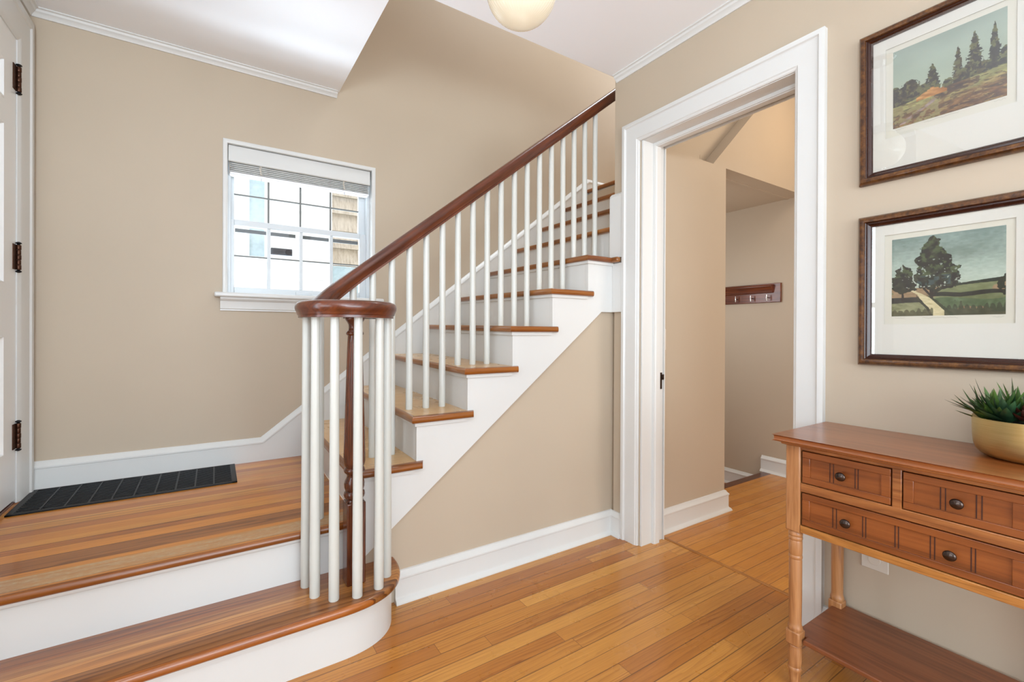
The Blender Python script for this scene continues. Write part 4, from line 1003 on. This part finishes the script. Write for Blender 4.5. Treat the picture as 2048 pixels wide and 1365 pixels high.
clump('aloe_leaves', M['leaf'], (1.655, 0.292), 26, 0.088, 0.0150, 0.25, 1.45, 0.12)
clump('aloe_leaves', M['leaf_dark'], (1.625, 0.275), 20, 0.070, 0.0200, 0.25, 1.25, 0.25, 0.864)
clump('aloe_leaves', M['leaf'], (1.690, 0.262), 20, 0.100, 0.0125, 0.45, 1.50, 0.05)
clump('spiky_leaves', M['leaf'], (1.665, 0.318), 16, 0.080, 0.0110, 0.3, 1.35, 0.1, 0.858)
clump('burgundy_rosette', M['leaf_red'], (1.625, 0.232), 34, 0.050, 0.020, 0.05, 1.35, 0.9, 0.872)
clump('burgundy_rosette', M['leaf_red'], (1.680, 0.185), 34, 0.055, 0.020, 0.10, 1.35, 0.9, 0.885)
clump('green_rosette', M['leaf'], (1.625, 0.170), 26, 0.055, 0.018, 0.1, 1.3, 0.5, 0.875)
clump('spiky_leaves', M['leaf'], (1.715, 0.215), 18, 0.085, 0.010, 0.5, 1.4, 0.1, 0.875)
m = MB()   # long stray leaves reaching out over the rim to the left
for (bz, az, el, ln) in ((0.868, 1.78, 0.55, 0.080), (0.872, 1.85, 0.24, 0.098), (0.870, 1.70, 0.95, 0.092), (0.874, 1.60, 0.12, 0.085), (0.874, 1.75, 1.10, 0.098)):
    leaf(m, (1.650, 0.300, bz), az, el, ln, 0.0085, 0.25)
m.build('stray_leaves', M['leaf_dark'], pp, smooth=True, ang=60)

# ------------------------------------------------------------------ framed prints
def vnoise(H_, W_, sx, sy, seed):
    r = np.random.RandomState(seed); gx, gy = int(sx)+2, int(sy)+2; g = r.rand(gy, gx)
    X, Y = np.meshgrid(np.linspace(0, sx, W_, endpoint=False), np.linspace(0, sy, H_, endpoint=False))
    xi, yi = X.astype(int), Y.astype(int); fx, fy = X-xi, Y-yi; fx = fx*fx*(3-2*fx); fy = fy*fy*(3-2*fy)
    return (g[yi, xi]*(1-fx)+g[yi, xi+1]*fx)*(1-fy)+(g[yi+1, xi]*(1-fx)+g[yi+1, xi+1]*fx)*fy
def fbm(H_, W_, s, seed, asp=1.0, oct=4):
    a = 0; t = 0
    for o in range(oct): a = a+vnoise(H_, W_, s*2**o*asp, s*2**o, seed+o)/2**o; t += 1/2**o
    return a/t
NP = 260
U, V = np.meshgrid(np.linspace(0, 1, NP), np.linspace(0, 1, NP))
def inpoly(poly, u, v):
    ins = np.zeros(u.shape, bool); n = len(poly); j = n-1
    for i in range(n):
        xi, yi = poly[i]; xj, yj = poly[j]
        c = ((yi > v) != (yj > v)) & (u < (xj-xi)*(v-yi)/((yj-yi)+1e-9)+xi); ins ^= c; j = i
    return ins
def sm(x, a, b): return np.clip((x-a)/(b-a), 0, 1)
def put(img, mask, col, var=None, amt=18):
    c = np.array(col, float)[None, None, :] + (0 if var is None else (var[..., None]-0.5)*2*amt)
    mk = mask[..., None] if mask.ndim == 2 else mask
    return img*(1-mk) + c*mk
def paint_trees_path():
    n1 = fbm(NP, NP, 6, 1, 0.5); n2 = fbm(NP, NP, 22, 5); n3 = fbm(NP, NP, 40, 9, 0.4)
    img = np.zeros((NP, NP, 3)); top = np.array([132, 146, 142.]); bot = np.array([186, 194, 182.])
    img[:] = top + (bot-top)*sm(V, 0.0, 0.6)[..., None]
    img += ((fbm(NP, NP, 4, 20, 0.45)-0.5)*46)[..., None]
    wu = U+(n2-0.5)*0.07; wv = V+(fbm(NP, NP, 20, 40)-0.5)*0.07
    img = put(img, ((V > 0.62-0.05*sm(wu, 0.6, 1.0)) & (U > 0.55)).astype(float), (50, 58, 48), n2, 14)
    hz = 0.645-0.03*sm(U, 0.6, 1)
    g = (V+0.01*(n3-0.5) > hz).astype(float)
    img = put(img, g, (132, 136, 104), n1, 34)
    img = put(img, g*(n1 > 0.55), (158, 134, 108), n3, 16)
    lower = (V > 0.80+0.02*np.sin(U*9)).astype(float)
    img = put(img, lower*(U > 0.4), (150, 122, 100), n1, 40); img = put(img, lower*(U > 0.42)*(n1 < 0.46), (98, 112, 84), n2, 16)
    img = put(img, lower*(U <= 0.42), (140, 138, 108), n3, 26)
    band = (np.abs(V-(0.745+0.012*np.sin(U*12)+0.02*(n1-0.5))) < 0.020+0.012*n2) & (U > 0.38)
    img = put(img, band.astype(float), (52, 50, 42), n2, 12)
    img = put(img, ((V > 0.54+0.12*(1-sm(wu, 0.9, 1.0))) & (V < 0.78) & (wu > 0.94) & (n2 > 0.38)).astype(float), (52, 56, 40), n2, 10)
    band = (np.abs(V-(0.795+0.02*(n1-0.5))) < 0.035) & (U < 0.30); img = put(img, band.astype(float), (58, 52, 48), n2, 12)
    path = inpoly([(0.17, 0.672), (0.21, 0.672), (0.31, 0.735), (0.40, 0.80), (0.47, 0.90), (0.56, 1.01), (0.40, 1.01), (0.36, 0.90), (0.28, 0.79), (0.25, 0.73)], U+(n2-0.5)*0.02, V)
    img = put(img, path.astype(float), (206, 192, 158), n3, 22)
    edge = inpoly([(0.24, 0.73), (0.28, 0.80), (0.36, 0.90), (0.40, 1.01), (0.375, 1.01), (0.33, 0.90), (0.25, 0.80)], U, V); img = put(img, edge.astype(float), (66, 62, 48), n2, 10)
    edge = inpoly([(0.33, 0.73), (0.42, 0.80), (0.49, 0.88), (0.60, 1.01), (0.555, 1.01), (0.46, 0.89), (0.38, 0.79)], U, V); img = put(img, edge.astype(float), (70, 74, 54), n2, 12)
    # trees
    for tr in (((0.36, 0.64), (0.405, 0.64), (0.40, 0.79), (0.375, 0.79)), ((0.30, 0.66), (0.32, 0.65), (0.39, 0.75), (0.375, 0.77)), ((0.44, 0.65), (0.46, 0.66), (0.40, 0.76), (0.39, 0.74)), ((0.10, 0.66), (0.118, 0.66), (0.122, 0.82), (0.10, 0.82))):
        img = put(img, inpoly(tr, U, V).astype(float), (56, 42, 34), n2, 10)
    big = inpoly([(.38, .02), (.46, .06), (.46, .12), (.50, .20), (.55, .30), (.56, .38), (.62, .42), (.62, .50), (.64, .60), (.58, .66), (.50, .68), (.42, .70), (.30, .66), (.24, .60), (.22, .48), (.27, .40), (.22, .30), (.27, .25), (.27, .18), (.31, .13)], wu, wv)
    small = inpoly([(.12, .32), (.17, .38), (.20, .45), (.21, .55), (.25, .66), (.13, .71), (.03, .68), (-.02, .60), (.02, .50), (.05, .45), (.05, .40)], wu, wv)
    both = (big | small).astype(float)
    holes = (fbm(NP, NP, 30, 77) > 0.70) & (V > 0.3)
    both = both*(1-0.9*holes)
    img = put(img, both, (60, 60, 46), n2, 34)
    tex = fbm(NP, NP, 26, 61)
    img = put(img, both*(tex > 0.56)*(V < 0.5), (84, 94, 66), n3, 18)
    img = put(img, both*(tex < 0.40), (46, 38, 36), n3, 10)
    img = put(img, both*(tex > 0.54)*(V >= 0.5)*(V < 0.62)*(U > 0.25), (74, 88, 88), n3, 14)
    reeds = (V > 0.93-0.10*np.abs(np.sin(U*61))*n2*1.4) & (U > 0.50); img = put(img, reeds.astype(float)*0.85, (72, 76, 58), n2, 16)
    reeds = (V > 0.955-0.06*np.abs(np.sin(U*53))*n2*1.4) & (U < 0.40); img = put(img, reeds.astype(float)*0.8, (92, 88, 66), n2, 16)
    img += (fbm(NP, NP, 50, 351, 0.5, 3)-0.5)[..., None]*22
    return np.clip(img, 0, 255)
def paint_hillside():
    n1 = fbm(NP, NP, 7, 101, 0.6); n2 = fbm(NP, NP, 24, 105); n3 = fbm(NP, NP, 46, 109, 0.35)
    img = np.zeros((NP, NP, 3)); img[:] = np.array([158, 168, 160.]) + (sm(V, 0, 0.7)[..., None])*np.array([18, 16, 6.])
    img += ((fbm(NP, NP, 4, 120, 0.5)-0.5)*22)[..., None]
    wu = U+(n2-0.5)*0.018; wv = V+(fbm(NP, NP, 45, 140)-0.5)*0.02; jag = fbm(NP, NP, 70, 151, 1.0, 2)
    hl = 0.73-0.07*sm(U, 0.05, 0.55)-0.02*sm(U, 0.7, 1)
    def tree(cx, top, base, hw, rnd_=False, col=(62, 60, 40)):
        nonlocal img
        t = np.clip((wv-top)/(base-top), 0, 1)
        wdt = hw*(t**0.72)*(0.45+1.1*jag)*1.05 if not rnd_ else hw*np.sqrt(np.clip(1-(1.1*(1-t))**3, 0, 1))*(0.6+0.8*jag)
        mk = ((np.abs(wu-cx) < wdt) & (wv > top) & (wv < base)).astype(float)
        img = put(img, mk, col, n2, 30); tx = fbm(NP, NP, 28, int(200+cx*100))
        img = put(img, mk*(tx > 0.57), (104, 104, 66), n3, 22); img = put(img, mk*(tx < 0.42), (44, 38, 28), n3, 10)
    tree(0.02, 0.43, 0.78, 0.07, True, (70, 60, 46)); tree(0.17, 0.40, 0.78, 0.13, True, (78, 66, 46)); tree(0.30, 0.52, 0.74, 0.10, True, (104, 98, 62))
    tree(0.38, 0.33, 0.72, 0.088, False, (58, 54, 38)); tree(0.52, 0.56, 0.70, 0.06, True, (104, 106, 70))
    tree(0.605, 0.24, 0.68, 0.058, False, (78, 68, 44)); tree(0.66, 0.50, 0.70, 0.12, True, (90, 78, 44)); tree(0.745, 0.13, 0.68, 0.085, False, (62, 56, 34)); tree(0.83, 0.50, 0.68, 0.09, True, (92, 82, 48))
    tree(0.905, 0.11, 0.68, 0.062, False, (56, 54, 36)); tree(0.99, 0.40, 0.68, 0.06, True, (44, 40, 28))
    g = (V+0.02*(n1-0.5) > hl).astype(float)
    img = put(img, g, (112, 92, 56), n1, 34)
    img = put(img, g*(n1 > 0.52)*(V < 0.85), (150, 146, 96), n3, 22)
    img = put(img, g*(n1 < 0.44), (92, 66, 36), n3, 16)
    nf = fbm(NP, NP, 30, 301, 0.4)
    img = put(img, g*sm(V+0.25*(n1-0.5)+0.12*(U-0.5), 0.80, 0.88)*0.8, (122, 84, 44), nf, 40)
    img += (g*(nf-0.5)*60)[..., None]*np.array([1.0, 0.9, 0.6]); img = put(img, g*(fbm(NP, NP, 60, 311, 0.3) > 0.62)*0.6, (78, 60, 36)); img = put(img, g*(fbm(NP, NP, 60, 317, 0.3) > 0.66)*0.6, (176, 158, 108))
    img = put(img, g*(V > 0.74)*(n2 > 0.56)*(U < 0.45), (146, 134, 92), n3, 16)
    st_ = np.abs((U-0.16)-(0.95-V)*1.05-0.05*np.sin(V*18)) < 0.022+0.02*n2
    img = put(img, (st_ & (V > 0.67) & (V < 0.97)).astype(float)*(0.35+0.6*(nf > 0.5)), (144, 124, 122), nf, 60)
    bush = (np.abs(wv-(0.70+0.10*(0.5-np.abs((U-0.36)/0.26)))) < 0.042) & (wu > 0.22) & (wu < 0.49)
    cc_ = 0.64+0.13*np.abs(U-0.38)/0.14*0.5
    top_ = 0.70-0.085*np.clip(1-np.abs(U-0.38)/0.16, 0, 1)*(0.5+1.0*fbm(NP, NP, 40, 333, 1.0, 2))
    bush = (V > top_) & (V < 0.735-0.05*(U-0.3)) & (np.abs(U-0.37) < 0.14)
    img = put(img, bush.astype(float)*0.9, (190, 134, 70), nf, 60)
    return np.clip(img, 0, 255)
def picture_mat(name):
    m, t, p = _mat(name); a = N(t, 'ShaderNodeVertexColor'); a.layer_name = 'pigment'
    t.links.new(a.outputs[0], p.inputs['Base Color']); p.inputs['Roughness'].default_value = 0.6
    return m
M['print'] = picture_mat('printed_landscape')
def framed(name, y_l, y_r, zb, zt_, img, label, yaw, sig):
    cy = (y_l+y_r)/2; r = thing('framed_picture', (XD, cy, zb), label, 'picture', None)
    xw = XD-0.002
    yL, yR = y_l, y_r
    path = [(xw, yL, zb), (xw, yR, zb), (xw, yR, zt_), (xw, yL, zt_)]
    n = Vector((-1, 0, 0)); tt = (Vector(path[1])-Vector(path[0])).normalized(); sd = n.cross(tt); sg = 1 if sd.z > 0 else -1
    OUT = [(0, 0), (0.0, 0.012), (0.003, 0.019), (0.008, 0.024), (0.014, 0.025), (0.019, 0.0235), (0.0205, 0.020), (0.0205, 0.0)]
    INN = [(0.0205, 0.0), (0.0205, 0.0185), (0.0225, 0.0165), (0.0265, 0.0175), (0.028, 0.0155), (0.031, 0.0125), (0.034, 0.0105), (0.0365, 0.0105), (0.0365, 0.0)]
    MB().sweep(path, [(u*sg, v) for u, v in OUT], n, closed=True).build('frame', M['frame'], r, smooth=True, ang=30)
    MB().sweep(path, [(u*sg, v) for u, v in INN], n, closed=True).build('inner_moulding', M['frame_in'], r, smooth=True, ang=30)
    w_, h_ = y_l-y_r, zt_-zb
    bw = 0.036
    py0, py1 = y_l-0.0875, y_r+0.0875       # print edges (left, right)
    pz1 = zt_-0.0855; pz0 = pz1-0.2415
    oy0, oy1, oz0, oz1 = py0+0.0185, py1-0.0185, pz0-0.0250, pz1+0.0165      # window in the mat
    xm = xw-0.0072
    m = MB()
    m.box(xm, xm+0.0018, oy0, yL-bw+0.004, zb+bw-0.004, zt_-bw+0.004); m.box(xm, xm+0.0018, yR+bw-0.004, oy1, zb+bw-0.004, zt_-bw+0.004)
    m.box(xm, xm+0.0018, oy1, oy0, zb+bw-0.004, oz0); m.box(xm, xm+0.0018, oy1, oy0, oz1, zt_-bw+0.004)
    m.build('mat_board', M['mat'], r)
    MB().box(xm+0.0030, xm+0.0036, oy1-0.012, oy0+0.012, oz0-0.012, oz1+0.012).build('paper', M['paper'], r)
    me = bpy.data.meshes.new('print'); off = Vector(r['_o'])
    Y = np.linspace(py0, py1, NP); Z = np.linspace(pz1, pz0, NP)
    vs = [(xm+0.0026-off.x, y-off.y, z-off.z) for z in Z for y in Y]
    fs = [(i*NP+j, i*NP+j+1, (i+1)*NP+j+1, (i+1)*NP+j) for i in range(NP-1) for j in range(NP-1)]
    me.from_pydata(vs, [], fs); me.materials.append(M['print'])
    ca = me.color_attributes.new('pigment', 'FLOAT_COLOR', 'POINT')
    c = np.clip((img.reshape(-1, 3)-128)*1.10+106, 4, 250)/255.0; c = np.where(c <= 0.04045, c/12.92, ((c+0.055)/1.055)**2.4)
    ca.data.foreach_set('color', np.concatenate([c, np.ones((c.shape[0], 1))], 1).astype(np.float32).ravel())
    o = bpy.data.objects.new('landscape_print', me); COL.objects.link(o); o.parent = r
    # handwriting under the print
    rr_ = random.Random(sig)
    for (f0, f1, zz0) in ((0.03, 0.13, -0.006), (0.30, 0.62, -0.0065), (0.90, 0.99, -0.0065)):
        m = MB(); a = py0+(py1-py0)*f0; b = py0+(py1-py0)*f1; n_ = int((f1-f0)*110)
        pts = []
        for i in range(n_+1):
            t = i/n_; gap = False
            pts.append((xm+0.0024, a+(b-a)*t, pz0+zz0+rr_.choice((-0.0016, 0.0, 0.0016, 0.0026))*(0.8)))
            if gap and len(pts) > 3: m.tube(pts, 0.00022, 4); pts = []
        m.tube(pts, 0.00022, 4)
        m.build('handwriting', M['ink'], r)
    gb = MB().box(0, 0.001, yR+bw-0.003, yL-bw+0.003, zb+bw-0.003, zt_-bw+0.003); zc_ = (zb+zt_)/2
    ty, tz = (0.0174, 0.0165) if name == 'upper' else (0, 0)
    gb.v = [(x+xw-(0.0150 if name == 'upper' else 0.0098)+ty*(y-cy)-tz*(z-zc_), y, z) for x, y, z in gb.v]
    gb.build('glass', M['picglass_strong' if name == 'upper' else 'picglass'], r)
    r.rotation_euler = (0, -0.007 if name == 'upper' else 0, yaw)
    return r
framed('upper', 0.641, 0.218, 1.565, 2.052, paint_hillside(), 'upper framed landscape print of conifers on a brown hillside', -0.0075, 3)
framed('lower', 0.6415, 0.218, 0.977, 1.461, paint_trees_path(), 'lower framed landscape print of a big tree beside a pale path', 0.0, 9)

for o in bpy.data.objects:
    if '_o' in o: del o['_o']
